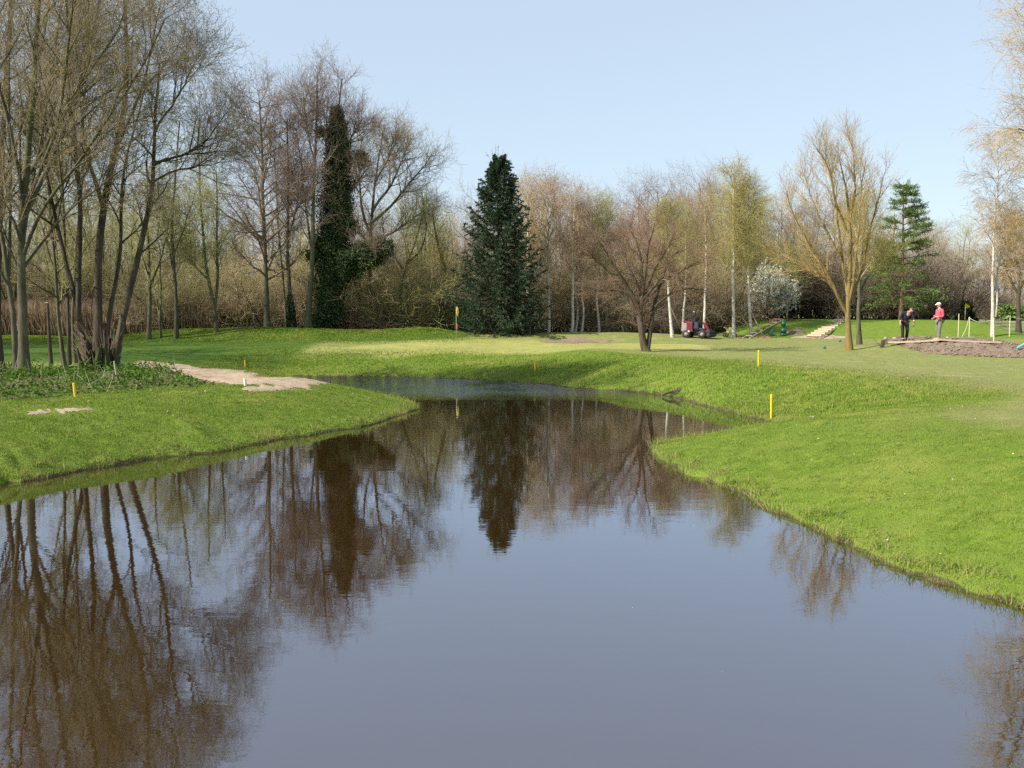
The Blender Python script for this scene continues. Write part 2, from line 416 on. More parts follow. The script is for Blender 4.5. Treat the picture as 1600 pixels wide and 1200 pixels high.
    nearw = 1 - sst(36, 43, Y)
    d_g = sdf(GREEN, X, Y)
    turf = sst(4.2, 6.4, S + wob * 0.5 - 1.5 * sst(36, 43, Y)) 
    leftb = (1 - sst(-9, -5, X)) * (1 - sst(34, 39, Y))
    turf = turf * (1 - 0.75 * leftb)
    ridge = np.exp(-(segdist(RIDGE, X, Y) / 4.0) ** 2)
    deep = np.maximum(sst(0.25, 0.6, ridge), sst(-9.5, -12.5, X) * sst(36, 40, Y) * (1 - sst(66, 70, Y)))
    deep = np.maximum(deep, (1 - sst(-12, -8, X)) * (1 - sst(-0.5, 2.5, -S + 2.5)) * 0)
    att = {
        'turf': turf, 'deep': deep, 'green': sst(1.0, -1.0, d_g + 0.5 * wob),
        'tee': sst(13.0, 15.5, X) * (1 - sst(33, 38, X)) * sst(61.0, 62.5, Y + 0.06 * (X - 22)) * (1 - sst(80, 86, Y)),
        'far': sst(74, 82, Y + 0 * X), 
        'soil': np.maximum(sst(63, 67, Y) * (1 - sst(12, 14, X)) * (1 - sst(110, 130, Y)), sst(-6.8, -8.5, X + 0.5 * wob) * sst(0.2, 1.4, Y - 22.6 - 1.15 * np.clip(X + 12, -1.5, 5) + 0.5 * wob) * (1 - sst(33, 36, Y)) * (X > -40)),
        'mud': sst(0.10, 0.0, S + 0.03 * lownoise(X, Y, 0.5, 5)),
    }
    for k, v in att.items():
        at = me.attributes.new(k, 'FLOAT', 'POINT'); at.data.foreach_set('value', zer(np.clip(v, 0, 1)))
    tag(o, kind='structure'); return o
ground = build_ground()

def draped(name, poly, m, off=0.02, cell=0.06, jit=0.12, rough=0.0, edgefall=0.15, seed=1):
    P = np.asarray(poly); x0, y0 = P.min(0) - 0.3; x1, y1 = P.max(0) + 0.3
    xs = np.arange(x0, x1, cell); ys = np.arange(y0, y1, cell); X, Y = np.meshgrid(xs, ys)
    d = sdf(P, X, Y) + jit * (0.6 * lownoise(X, Y, 0.9, seed) + 0.5 * lownoise(X, Y, 0.22, seed + 1))
    Z = H(X, Y) + off * sst(0.0, -edgefall, d) + 0.004
    if rough:
        rr = 0.5 * lownoise(X, Y, 0.5, seed + 2) + 0.5 * lownoise(X, Y, 0.17, seed + 3)
        rr = rr + np.random.RandomState(seed).rand(*X.shape) * 0.35
        Z = Z + rough * np.maximum(rr, -0.2) * sst(0, -0.5, d)
    ny, nx = X.shape
    i = np.arange(ny - 1)[:, None] * nx; j = np.arange(nx - 1)[None]
    q = np.stack([i + j, i + j + 1, i + nx + j + 1, i + nx + j], -1).reshape(-1, 4)
    ok = (d.ravel()[q] < 0).sum(1) >= 3
    q = q[ok]; used, inv = np.unique(q, return_inverse=True)
    a = Acc(); a.add(np.stack([X, Y, Z], -1).reshape(-1, 3)[used], inv.reshape(-1, 4))
    return a.build(name, m)
def earth(name, a, b, c, sc_=9.0, bump=0.6):
    m, nt, out = mat(name); oc = objco(nt)
    n1 = noise(nt, sc_, 6, 0.7, oc); n2 = noise(nt, 1.3, 4, 0.6, oc); n3 = noise(nt, sc_ * 5, 3, 0.7, oc)
    col = mixc(nt, ramp(nt, n1, 0.35, 0.65), a, b); col = mixc(nt, ramp(nt, n2, 0.5, 0.7), col, c)
    col = mixc(nt, ramp(nt, n3, 0.58, 0.75), col, tuple(min(1, q * 1.5) for q in b))
    bs = N(nt, 'ShaderNodeBsdfPrincipled', Roughness=0.95); bs.inputs['Specular IOR Level'].default_value = 0.1
    link(nt, col, bs.inputs['Base Color'])
    bp = N(nt, 'ShaderNodeBump', Strength=bump, Distance=0.04); link(nt, n1, bp.inputs['Height']); link(nt, bp.outputs[0], bs.inputs['Normal'])
    link(nt, bs.outputs[0], out.inputs[0]); return m
m_path = earth('dry_path_earth', (0.32, 0.24, 0.165), (0.44, 0.34, 0.24), (0.22, 0.165, 0.11))
m_sand = earth('bunker_sand', (0.17, 0.125, 0.085), (0.27, 0.205, 0.145), (0.12, 0.09, 0.06))
m_dirt = earth('dug_earth', (0.14, 0.105, 0.078), (0.26, 0.195, 0.145), (0.11, 0.08, 0.055), 7)
tag(draped('path', PATH, m_path, 0.02, 0.06, 0.22, 0.012, seed=4), kind='structure')
tag(draped('bare_patch', PATCH, m_path, 0.012, 0.05, 0.22, 0.008, seed=6), kind='structure')
tag(draped('bunker_sand', BUNK, m_sand, 0.015, 0.10, 0.12, 0.03, seed=8), kind='structure')
tag(draped('gravel_path', SPATH, m_path, 0.02, 0.10, 0.10, 0.01, seed=10), kind='structure')
tag(draped('dug_earth', BED, m_dirt, 0.03, 0.07, 0.22, 0.075, seed=12), kind='structure')

# ------------------------------------------------------------------ water
def build_water():
    m, nt, out = mat('pond_water'); oc = objco(nt)
    mp = N(nt, 'ShaderNodeMapping'); mp.inputs['Scale'].default_value = (0.55, 1.0, 1.0); link(nt, oc, mp.inputs[0])
    n1 = noise(nt, 2.2, 3, 0.5, mp.outputs[0]); n2 = noise(nt, 9.0, 3, 0.55, mp.outputs[0])
    big = noise(nt, 0.12, 3, 0.5, oc)
    sx = N(nt, 'ShaderNodeSeparateXYZ'); link(nt, oc, sx.inputs[0])
    # a breeze patch far out, calm water near the camera
    gust = ramp(nt, sx.outputs['Y'], 32.0, 35.5)
    g2 = N(nt, 'ShaderNodeMath', operation='MULTIPLY'); link(nt, gust, g2.inputs[0]); link(nt, ramp(nt, noise(nt, 0.45, 4, 0.6, oc), 0.20, 0.45), g2.inputs[1])
    body = N(nt, 'ShaderNodeBsdfDiffuse'); body.inputs[0].default_value = (0.032, 0.015, 0.003, 1)
    gl = N(nt, 'ShaderNodeBsdfGlossy', Roughness=0.01); gl.inputs[0].default_value = (0.84, 0.90, 1.0, 1)
    fr = N(nt, 'ShaderNodeFresnel', IOR=1.333); fa = N(nt, 'ShaderNodeMath', operation='MULTIPLY_ADD', use_clamp=True); link(nt, fr.outputs[0], fa.inputs[0]); fa.inputs[1].default_value = 0.95; fa.inputs[2].default_value = 0.28
    bs = N(nt, 'ShaderNodeMixShader'); link(nt, fa.outputs[0], bs.inputs[0]); link(nt, body.outputs[0], bs.inputs[1]); link(nt, gl.outputs[0], bs.inputs[2])
    b1 = N(nt, 'ShaderNodeBump', Distance=0.02); link(nt, n1, b1.inputs['Height']); b1.inputs['Strength'].default_value = 0.07
    b2 = N(nt, 'ShaderNodeBump', Distance=0.012); gx = ramp(nt, sx.outputs['X'], 5.0, 1.0); g3 = N(nt, 'ShaderNodeMath', operation='MULTIPLY'); link(nt, g2.outputs[0], g3.inputs[0]); link(nt, gx, g3.inputs[1]); dd = N(nt, 'ShaderNodeMath', operation='MULTIPLY_ADD'); link(nt, g3.outputs[0], dd.inputs[0]); dd.inputs[1].default_value = 0.035; dd.inputs[2].default_value = 0.012; link(nt, dd.outputs[0], b2.inputs['Distance']); link(nt, n2, b2.inputs['Height']); link(nt, b1.outputs[0], b2.inputs['Normal'])
    st = N(nt, 'ShaderNodeMath', operation='MULTIPLY_ADD'); link(nt, g2.outputs[0], st.inputs[0]); st.inputs[1].default_value = 1.0; st.inputs[2].default_value = 0.035
    link(nt, st.outputs[0], b2.inputs['Strength'])
    link(nt, b2.outputs[0], gl.inputs['Normal']); link(nt, b2.outputs[0], fr.inputs['Normal']); link(nt, bs.outputs[0], out.inputs[0])
    a = Acc(); a.add([[-60, -2, 0], [14, -2, 0], [14, 46, 0], [-60, 46, 0]], [[0, 1, 2, 3]])
    return tag(a.build('pond_water', m), kind='structure')
build_water()

# ------------------------------------------------------------------ trees
B_GREY = bark('grey_green_bark', (0.060, 0.052, 0.034), (0.150, 0.135, 0.090), (0.085, 0.095, 0.040))
B_DARK = bark('dark_bark', (0.045, 0.036, 0.026), (0.110, 0.090, 0.065), (0.06, 0.065, 0.03))
B_BROWN = bark('brown_bark', (0.085, 0.058, 0.036), (0.19, 0.135, 0.085))
B_CHERRY = bark('dark_cherry_bark', (0.045, 0.035, 0.025), (0.13, 0.10, 0.07), (0.09, 0.085, 0.045))
B_GOLD = bark('lichen_gold_bark', (0.14, 0.105, 0.04), (0.27, 0.20, 0.085), (0.24, 0.16, 0.04))
B_BIRCH = bark('birch_bark', (0.30, 0.26, 0.21), (0.72, 0.69, 0.61), None, 5.0, 1.6, 0.3)
B_BIRCH2 = bark('birch_bark_white', (0.28, 0.24, 0.19), (0.68, 0.65, 0.57), (0.48, 0.43, 0.34), 4.0, 1.8, 0.3)
B_FALLEN = bark('fallen_red_brown_bark', (0.16, 0.085, 0.05), (0.34, 0.21, 0.14))
T_GREY = twig('grey_twig', (0.22, 0.18, 0.11), (0.35, 0.29, 0.18))
T_OLIVE = twig('olive_twig', (0.28, 0.26, 0.11), (0.42, 0.39, 0.18))
T_PURPLE = twig('purple_brown_twig', (0.19, 0.145, 0.115), (0.29, 0.22, 0.175))
T_ORANGE = twig('orange_brown_twig', (0.36, 0.265, 0.155), (0.50, 0.385, 0.235))
T_RED = twig('reddish_twig', (0.31, 0.22, 0.165), (0.44, 0.33, 0.25))
T_CHERRY = twig('cherry_twig', (0.16, 0.105, 0.075), (0.27, 0.18, 0.135))
T_GOLD = twig('golden_twig', (0.36, 0.255, 0.1), (0.54, 0.4, 0.19))
T_YOLIVE = twig('yellow_olive_twig', (0.31, 0.28, 0.105), (0.44, 0.39, 0.17))
T_BROWN = twig('brown_twig', (0.30, 0.24, 0.15), (0.46, 0.38, 0.25))
T_PALE = twig('pale_twig', (0.300, 0.247, 0.195), (0.480, 0.405, 0.330))
L_BUD = leafmat('green_buds', (0.20, 0.23, 0.06), (0.32, 0.34, 0.11), 0.3)
L_OBUD = leafmat('orange_buds', (0.26, 0.16, 0.05), (0.38, 0.25, 0.09), 0.2)
L_RBUD = leafmat('reddish_buds', (0.22, 0.12, 0.08), (0.34, 0.20, 0.13), 0.2)
L_GBUD = leafmat('grey_buds', (0.10, 0.085, 0.055), (0.19, 0.16, 0.11), 0.1)
L_IVY = leafmat('ivy_leaves', (0.018, 0.038, 0.011), (0.085, 0.125, 0.042), 0.12, 0.45, gloss=0.03)
L_SPRUCE = leafmat('spruce_needles', (0.017, 0.038, 0.024), (0.085, 0.130, 0.068), 0.10, 0.5, gloss=0.02)
L_PINE = leafmat('pine_needles', (0.055, 0.10, 0.032), (0.21, 0.29, 0.08), 0.15)
L_BLOSSOM = leafmat('white_blossom', (0.36, 0.37, 0.28), (0.72, 0.71, 0.64), 0.3)
L_HERB = leafmat('nettle_leaves', (0.030, 0.080, 0.012), (0.12, 0.20, 0.035), 0.25)
L_DKSH = leafmat('dark_evergreen_leaves', (0.02, 0.035, 0.012), (0.06, 0.09, 0.03), 0.1)

ALLT = []
def limb(pts, n=12, wig=0.0, rng=None):
    q = resample(pts, n)
    if wig and rng is not None:
        w_ = rng.normal(size=q.shape) * wig; w_[0] = 0; w_[1:-1] = (w_[:-2] + w_[1:-1] + w_[2:]) / 2; q = q + w_
    return q
def pxlimb(pts, Y, w0, w1=None, dy=0.0, n=14, rng=None, wig=0.03):
    """limb through photo positions at depth Y, drifting dy metres in depth; widths in photo pixels"""
    k = len(pts); Ls = []
    for i, (px, py) in enumerate(pts):
        Ls.append(atY(px, py, Y + dy * i / (k - 1)))
    q = limb(Ls, n, wig, rng)
    w1 = w0 * 0.25 if w1 is None else w1
    r = np.linspace(w0, w1, n) * Y / F / 2
    return q, r

def finish_tree(name, base, trunk, crown, tm, cm, label, cat='tree', group=None, tname='trunk', cname='crown', extra=None):
    base = np.asarray(base, float)
    root = empty(name, tuple(base), label, cat, group)
    if trunk and trunk.n: trunk.build(tname, tm, root, origin=base)
    if crown and crown.n: crown.build(cname, cm, root, origin=base)
    for nm, ac, m in (extra or []): ac.build(nm, m, root, origin=base, smooth=False)
    return root

def flare(P, R, amt=0.6):
    R = R.copy(); n = len(R); R[0] *= 1 + amt; R[1] *= 1 + amt * 0.15; return R

def hero(name, seed, limbs, label, tm, cm, levels, buds=None, budn=2, budsize=0.05, group=None, cat='tree', extra=None):
    """limbs: [(P,R)] given; levels: list of spawn kwargs; last levels go to the crown"""
    rng = np.random.RandomState(seed); tr, cr = Acc(), Acc()
    P = np.stack([l[0] for l in limbs]); R = np.stack([l[1] for l in limbs])
    for i in range(len(limbs)):
        tubes(tr, P[i], flare(P[i], R[i], 0.5 if i == 0 else 0.05), 9)
    P0, R0 = P, R; last = None
    for li, lv in enumerate(levels):
        lv = dict(lv); src = lv.pop('src', 'prev'); k = lv.pop('k', 3); dest = lv.pop('dest', 'crown')
        SP, SR = (P0, R0) if src == 'limbs' else (P, R)
        P, R = spawn(rng, SP, SR, **lv)
        tubes(tr if dest == 'trunk' else cr, P, R, k)
        last = P
    if buds:
        c, d = pts_on(rng, last, budn)
        leaves(cr, rng, c, budsize, 0.55, 1, d)
    base = P0[0][0].copy(); base[2] -= 0.0
    root = finish_tree(name, base, tr, cr, tm, [cm] + ([buds] if buds else []), label, cat, group, extra=extra)
    return root

def px_hero(name, seed, Y, specs, label, tm, cm, levels, base_px=None, **kw):
    rng = np.random.RandomState(seed + 1000); limbs = []
    for i, sp in enumerate(specs):
        pts, w0 = sp[0], sp[1]; w1 = sp[2] if len(sp) > 2 else None; dy = sp[3] if len(sp) > 3 else 0.0
        y0 = sp[4] if len(sp) > 4 else Y
        q, r = pxlimb(pts, y0, w0, w1, dy, rng=rng)
        if i == 0 or (len(sp) > 5 and sp[5]):
            q[0][2] = h1(q[0][0], q[0][1]) - 0.08
        limbs.append((q, r))
    return hero(name, seed, limbs, label, tm, cm, levels, **kw)

# --- generic species, built once at the origin and copied
def sp_tree(seed, h, trunk_r, tm, cm, style, buds=None, budn=2, budsize=0.06):
    rng = np.random.RandomState(seed); tr, cr = Acc(), Acc(); n = 14
    zs = np.linspace(0, h, n); bend = np.cumsum(rng.normal(size=(n, 2)) * h * 0.006, 0); bend[0] = 0
    if style == 'birch':
        P = np.concatenate([bend, zs[:, None]], 1)[None]; R = (trunk_r * (1 - 0.9 * (zs / h) ** 1.1))[None]
        tubes(tr, P[0], flare(P[0], R[0], 0.25), 8)
        env = lambda t: 0.35 + 0.9 * np.sin(np.clip((t - 0.22) / 0.78, 0, 1) * pi) ** 0.6 * (1 - 0.45 * t)
        P1, R1 = spawn(rng, P, R, m=34, t0=0.36, t1=0.99, ang=0.6, L=h * 0.19, n=6, wander=0.10, up=0.05, r0=0.5, rt=0.003, shape=env)
        tubes(cr, P1, R1, 4)
        P2, R2 = spawn(rng, P1, R1, m=8, t0=0.15, t1=1.0, ang=0.6, L=h * 0.085, n=5, wander=0.14, up=0.02, rt=0.00345)
        tubes(cr, P2, R2, 3)
        P3, R3 = spawn(rng, P2, R2, m=7, t0=0.1, t1=1.0, ang=0.7, L=h * 0.050, n=4, wander=0.2, up=-0.16, rt=0.0042)
        tubes(cr, P3, R3, 3); last = P3
    elif style == 'alder':
        P = np.concatenate([bend, zs[:, None]], 1)[None]; R = (trunk_r * (1 - 0.88 * (zs / h)))[None]
        tubes(tr, P[0], flare(P[0], R[0], 0.4), 8)
        env = lambda t: 0.45 + 0.85 * np.sin(np.clip((t - 0.2) / 0.85, 0, 1) * pi) ** 0.7
        P1, R1 = spawn(rng, P, R, m=34, t0=0.28, t1=0.98, ang=1.0, L=h * 0.25, n=7, wander=0.10, up=0.06, r0=0.55, rt=0.00345, shape=env)
        tubes(cr, P1, R1, 4)
        P2, R2 = spawn(rng, P1, R1, m=9, t0=0.2, t1=1.0, ang=0.75, L=h * 0.10, n=5, wander=0.15, up=0.04, rt=0.00345)
        tubes(cr, P2, R2, 3)
        P3, R3 = spawn(rng, P2, R2, m=9, t0=0.1, t1=1.0, ang=0.8, L=h * 0.045, n=4, wander=0.22, up=0.03, rt=0.0042)
        tubes(cr, P3, R3, 3); last = P3
    elif style == 'vase':
        k = 5; Ps, Rs = [], []
        for i in range(k):
            a = i / k * 2 * pi + rng.rand(); sp = h * (0.10 + 0.16 * rng.rand()); f0 = 0.10 + 0.12 * rng.rand()
            hh = h * (0.75 + 0.25 * rng.rand())
            pts = [(0, 0, 0), (0, 0, h * f0), (cos(a) * sp * 0.5, sin(a) * sp * 0.5, hh * 0.5), (cos(a) * sp, sin(a) * sp, hh)]
            q = limb(pts, n, h * 0.008, rng); Ps.append(q); Rs.append(trunk_r * (1 - 0.88 * np.linspace(0, 1, n)) * (1 if i == 0 else 0.8))
        P, R = np.stack(Ps), np.stack(Rs)
        for i in range(k): tubes(tr, P[i], R[i], 7)
        P1, R1 = spawn(rng, P, R, m=13, t0=0.28, t1=1.0, ang=0.6, L=h * 0.26, n=6, wander=0.10, up=0.07, r0=0.5, rt=0.00345, shape=lambda t: 1.15 - 0.7 * t)
        tubes(cr, P1, R1, 4)
        P2, R2 = spawn(rng, P1, R1, m=8, t0=0.15, t1=1.0, ang=0.6, L=h * 0.12, n=5, wander=0.13, up=0.06, rt=0.00345)
        tubes(cr, P2, R2, 3)
        P3, R3 = spawn(rng, P2, R2, m=8, t0=0.1, t1=1.0, ang=0.6, L=h * 0.055, n=4, wander=0.18, up=0.05, rt=0.0042)
        tubes(cr, P3, R3, 3); last = P3
    elif style == 'thicket':
        k = 16; Ps, Rs = [], []
        for i in range(k):
            a = rng.rand() * 2 * pi; r_ = h * 0.45 * rng.rand() ** 0.6; lean = h * (0.12 + 0.45 * rng.rand()); a2 = a + rng.normal() * 0.7
            b = np.array([cos(a) * r_, sin(a) * r_, -0.1]); hh = h * (0.55 + 0.45 * rng.rand())
            e = b + np.array([cos(a2) * lean, sin(a2) * lean, hh]); mid = (b + e) / 2 + np.array([0, 0, hh * 0.15])
            Ps.append(limb([b, mid, e], 9, h * 0.015, rng)); Rs.append(0.045 * (1 - 0.8 * np.linspace(0, 1, 9)) * (0.6 + 0.8 * rng.rand()))
        P, R = np.stack(Ps), np.stack(Rs)
        tubes(tr, P, R, 4)
        P1, R1 = spawn(rng, P, R, m=11, t0=0.05, t1=1.0, ang=0.7, L=h * 0.38, n=6, wander=0.18, up=0.04, r0=0.4, rt=0.00345)
        tubes(cr, P1, R1, 3)
        P2, R2 = spawn(rng, P1, R1, m=7, t0=0.1, t1=1.0, ang=0.7, L=h * 0.19, n=5, wander=0.2, up=0.03, rt=0.0025)
        tubes(cr, P2, R2, 3)
        P3, R3 = spawn(rng, P2, R2, m=4, t0=0.1, t1=1.0, ang=0.7, L=h * 0.10, n=3, wander=0.22, up=0.02, rt=0.00345)
        tubes(cr, P3, R3, 3); last = P3
    if buds:
        c, d = pts_on(rng, last, budn); leaves(cr, rng, c, budsize, 0.55, 1, d)
    mt = [cm] + ([buds] if buds else [])
    return tr, cr, tm, mt, h
PROTO = {}
def proto(key, *a, **k): PROTO[key] = (a, k, [])
NAMES = {'birch': 'birch_tree', 'alder': 'alder_tree', 'vase': 'willow_tree', 'thicket': 'scrub_bush'}
def plant(key, px, Y, height, label, group, name=None, cat=None, seed=0, loc=None, wide=1.0):
    a, k, used = PROTO[key]
    p = gY(px, Y) if loc is None else np.array([loc[0], loc[1], h1(*loc)])
    rnd = random.Random(int(px * 13 + Y * 7 + seed)); rz = rnd.random() * 6.28
    style = a[5]
    if not used:
        tr, cr, tm, cm, hh = sp_tree(*a, **k)
        root = empty(name or NAMES[style], (0, 0, 0), label, cat or ('bush' if style == 'thicket' else 'tree'), group)
        tr.build('trunk' if style != 'thicket' else 'stems', tm, root); cr.build('crown', cm, root)
        used.append((root, hh)); first = True
    else: first = False
    root, hh = used[0]; s = height / hh
    if first:
        root.location = tuple(p - np.array([0, 0, 0.05])); root.rotation_euler = (0, 0, rz); root.scale = (s * wide, s * wide, s); return root
    r = copy_tree(root, tuple(p - np.array([0, 0, 0.05])), rz, (s * wide, s * wide, s), label, group)
    if name: r.name = name
    return r
def htop(px, ytop, Y):
    p = gY(px, Y); return float(atY(px, ytop, Y)[2] - p[2])

proto('birchO', 11, 12.0, 0.15, B_BIRCH, T_ORANGE, 'birch', L_OBUD, 2, 0.06)
proto('birchO2', 12, 12.0, 0.13, B_BIRCH, T_RED, 'birch', L_RBUD, 1, 0.06)
proto('birchG', 13, 12.0, 0.14, B_BIRCH, T_YOLIVE, 'birch', L_BUD, 2, 0.06)
proto('birchW', 14, 10.0, 0.145, B_BIRCH2, T_YOLIVE, 'birch', L_OBUD, 2, 0.055)
proto('alderP', 15, 14.0, 0.20, B_DARK, T_PURPLE, 'alder', L_RBUD, 1, 0.05)
proto('alderB', 16, 14.0, 0.18, B_GREY, T_BROWN, 'alder', None)
proto('willowY', 17, 12.0, 0.17, B_GREY, T_YOLIVE, 'vase', L_BUD, 2, 0.06)
proto('willowO', 18, 12.0, 0.17, B_GREY, T_OLIVE, 'vase', L_BUD, 1, 0.05)
proto('paleR', 19, 12.0, 0.17, B_GREY, T_PALE, 'vase', None)
proto('redR', 20, 12.0, 0.17, B_BROWN, T_RED, 'vase', L_RBUD, 1, 0.06)
proto('scrubB', 21, 4.0, 0.1, B_BROWN, T_BROWN, 'thicket', None)
proto('scrubO', 22, 4.0, 0.1, B_GREY, T_OLIVE, 'thicket', L_BUD, 1, 0.05)
proto('scrubD', 23, 4.0, 0.1, B_DARK, T_PURPLE, 'thicket', L_DKSH, 1, 0.07)

# --- left foreground trees ----------------------------------------------------
G_LEFT = 'bare trees along the left bank'
lv_near = [dict(src='limbs', m=13, t0=0.28, t1=1.0, ang=0.62, L=3.0, n=8, wander=0.10, up=0.05, r0=0.55, rt=0.00345, k=5, dest='trunk', shape=lambda t: 1.25 - 0.75 * t),
           dict(m=8, t0=0.12, t1=1.0, ang=0.62, L=1.45, n=6, wander=0.13, up=0.05, rt=0.0025, k=3, shape=lambda t: 1.15 - 0.5 * t),
           dict(m=7, t0=0.08, t1=1.0, ang=0.65, L=0.75, n=5, wander=0.16, up=0.05, rt=0.003, k=3),
           dict(m=4, t0=0.1, t1=1.0, ang=0.7, L=0.32, n=3, wander=0.18, up=0.04, rt=0.0025, k=3)]
def lvs(scale=1.0, m=(13, 8, 6, 4), ang=0.62, up=0.05, t0=0.28):
    out = []
    for i, l in enumerate(lv_near):
        l = dict(l); l['L'] *= scale; l['m'] = m[i]; l['up'] = up
        if i == 0: l['t0'] = t0; l['ang'] = ang
        out.append(l)
    return out
px_hero('ash_tree', 101, 31.0, [
    ([(38, 592), (35, 500), (34, 420), (36, 340), (42, 260), (52, 150), (60, 20), (66, -110)], 15, 4),
    ([(36, 400), (62, 330), (110, 270), (170, 180), (225, 100), (262, 30)], 6, 1.5, -3.0),
    ([(36, 345), (80, 250), (118, 150), (148, 40), (165, -60)], 7, 2, 2.0),
    ([(37, 310), (16, 200), (-16, 80), (-36, -50)], 6, 2, -2.0),
    ([(35, 440), (6, 360), (-28, 270), (-60, 180)], 5, 1.5, 1.5),
    ([(40, 320), (90, 200), (108, 80), (120, -60)], 6, 2, -3.5),
    ([(36, 420), (100, 335), (175, 275), (235, 240)], 4.5, 1.2, 2.5),
    ([(36, 380), (52, 260), (84, 120), (96, -20)], 5, 1.5, 3.0),
    ([(41, 280), (130, 130), (190, 40), (215, -40)], 5, 1.5, -1.0)],
    'tall straight-trunked grey ash, stoutest tree at the left edge, limbs fanning out', B_GREY, T_GREY, lvs(0.95), group=G_LEFT, buds=L_GBUD, budn=1, budsize=0.035)
px_hero('ash_tree', 102, 32.0, [
    ([(26, 588), (21, 480), (10, 400), (-5, 320), (-20, 200), (-30, 60), (-34, -80)], 8.5, 3),
    ([(14, 430), (20, 300), (8, 160), (22, 0), (25, -90)], 5, 2, 1.5),
    ([(16, 450), (-20, 380), (-60, 300)], 4, 1.2, -1.5)],
    'slimmer trunk just left of the tall straight ash, curving out of frame', B_GREY, T_GREY, lvs(0.8, (14, 7, 6, 4)), group=G_LEFT)
px_hero('ash_tree', 103, 33.0, [
    ([(1, 578), (-2, 470), (0, 360), (3, 200), (12, 60), (18, -90)], 10, 4),
    ([(0, 400), (-40, 280), (-80, 120)], 5, 2, 1.0),
    ([(1, 300), (40, 180), (70, 40), (80, -60)], 5, 1.5, 2.0)],
    'dark trunk cut by the left edge of the view, behind the leaning one', B_DARK, T_PURPLE, lvs(0.85, (14, 7, 6, 4)), group=G_LEFT)
# many-stemmed old stump
rngs = np.random.RandomState(5)
stump = Acc(); sb = gY(160, 34.0)
for k in range(46):
    a = rngs.rand() * 6.28; rr = 0.62 * rngs.rand() ** 0.5; hgt = 0.35 + 0.95 * rngs.rand() * (1.1 - rr)
    b = sb + np.array([cos(a) * rr * 1.15, sin(a) * rr * 0.7, -0.15]); t = b + np.array([rngs.normal() * 0.10 - 0.02, rngs.normal() * 0.1, hgt + 0.2])
    P = limb([b, (b + t) / 2 + rngs.normal(size=3) * 0.05, t], 6); tubes(stump, P, np.linspace(0.15, 0.05, 6) * (0.5 + rngs.rand() * 0.8), 6)
stubs = Acc()
for k in range(90):
    a = rngs.rand() * 6.28; b = sb + np.array([cos(a) * 0.6, sin(a) * 0.45, 0.3 + rngs.rand() * 0.9]); d = np.array([cos(a) * 0.3 - 0.1, -abs(sin(a)) * 0.2, 0.3 + 0.5 * rngs.rand()])
    tubes(stubs, limb([b, b + d * 0.6, b + d], 5), np.linspace(0.018, 0.005, 5), 3)
px_hero('pollard_tree', 104, 34.0, [
    ([(153, 556), (155, 450), (157, 380), (162, 300), (177, 240), (194, 170), (200, 60), (192, -70)], 14, 4),
    ([(180, 572), (192, 500), (208, 430), (225, 365), (237, 300), (243, 200), (250, 95)], 12.5, 2.5, 0.6),
    ([(166, 545), (176, 470), (188, 400), (190, 350), (186, 290), (205, 220), (225, 140)], 7.5, 2, 1.2),
    ([(131, 548), (122, 480), (105, 420), (90, 370), (80, 315), (66, 220), (60, 110)], 9, 2, 0.6),
    ([(122, 500), (124, 400), (123, 300), (115, 200), (108, 80), (104, -50)], 8.5, 3, -0.8),
    ([(240, 258), (275, 245), (300, 240), (322, 225), (340, 195)], 5, 1.2, -1.2),
    ([(238, 285), (275, 268), (308, 262), (342, 235)], 4, 1.0, 1.2),
    ([(243, 205), (268, 165), (292, 130), (305, 95)], 4, 1.0, 0.4),
    ([(160, 320), (130, 230), (135, 120), (140, 10)], 6, 1.8, 1.5),
    ([(178, 240), (215, 160), (238, 70), (250, 10)], 5, 1.5, -1.5)],
    'old many-stemmed tree rising from a thick ragged stump beside the sandy path', B_DARK, T_GREY, lvs(0.78, (12, 8, 6, 4), 0.75, 0.04, 0.36), group=G_LEFT,
    buds=L_GBUD, budn=1, budsize=0.035, extra=[('stump', stump, B_DARK), ('shoots', stubs, T_RED)])
for sd_, Yd, pts, w0, lab, tm_, cm_ in (
    (111, 35.5, [(101, 575), (92, 500), (85, 420), (78, 350), (75, 260), (70, 170)], 6.5, 'thin mossy tree left of the ragged stump, leaning slightly left', B_GREY, T_OLIVE),
    (112, 36.5, [(108, 562), (107, 450), (100, 350), (95, 220), (98, 130)], 5.5, 'slender upright tree right behind the thin mossy one', B_DARK, T_OLIVE),
    (113, 37.5, [(118, 560), (114, 480), (118, 380), (128, 280), (140, 180)], 5.0, 'slender tree close to the ragged stump, bending right higher up', B_GREY, T_OLIVE)):
    px_hero('young_tree', sd_, Yd, [(pts, w0, 1.6), ([pts[2], (pts[2][0] - 25, pts[2][1] - 80), (pts[2][0] - 40, pts[2][1] - 190)], w0 * 0.5, 1, 1.0),
            ([pts[3], (pts[3][0] + 30, pts[3][1] - 70), (pts[3][0] + 40, pts[3][1] - 170)], w0 * 0.5, 1, -1.0)],
            lab, tm_, cm_, lvs(0.62, (12, 7, 6, 3), t0=0.2), group=G_LEFT, buds=L_BUD, budn=1, budsize=0.05)

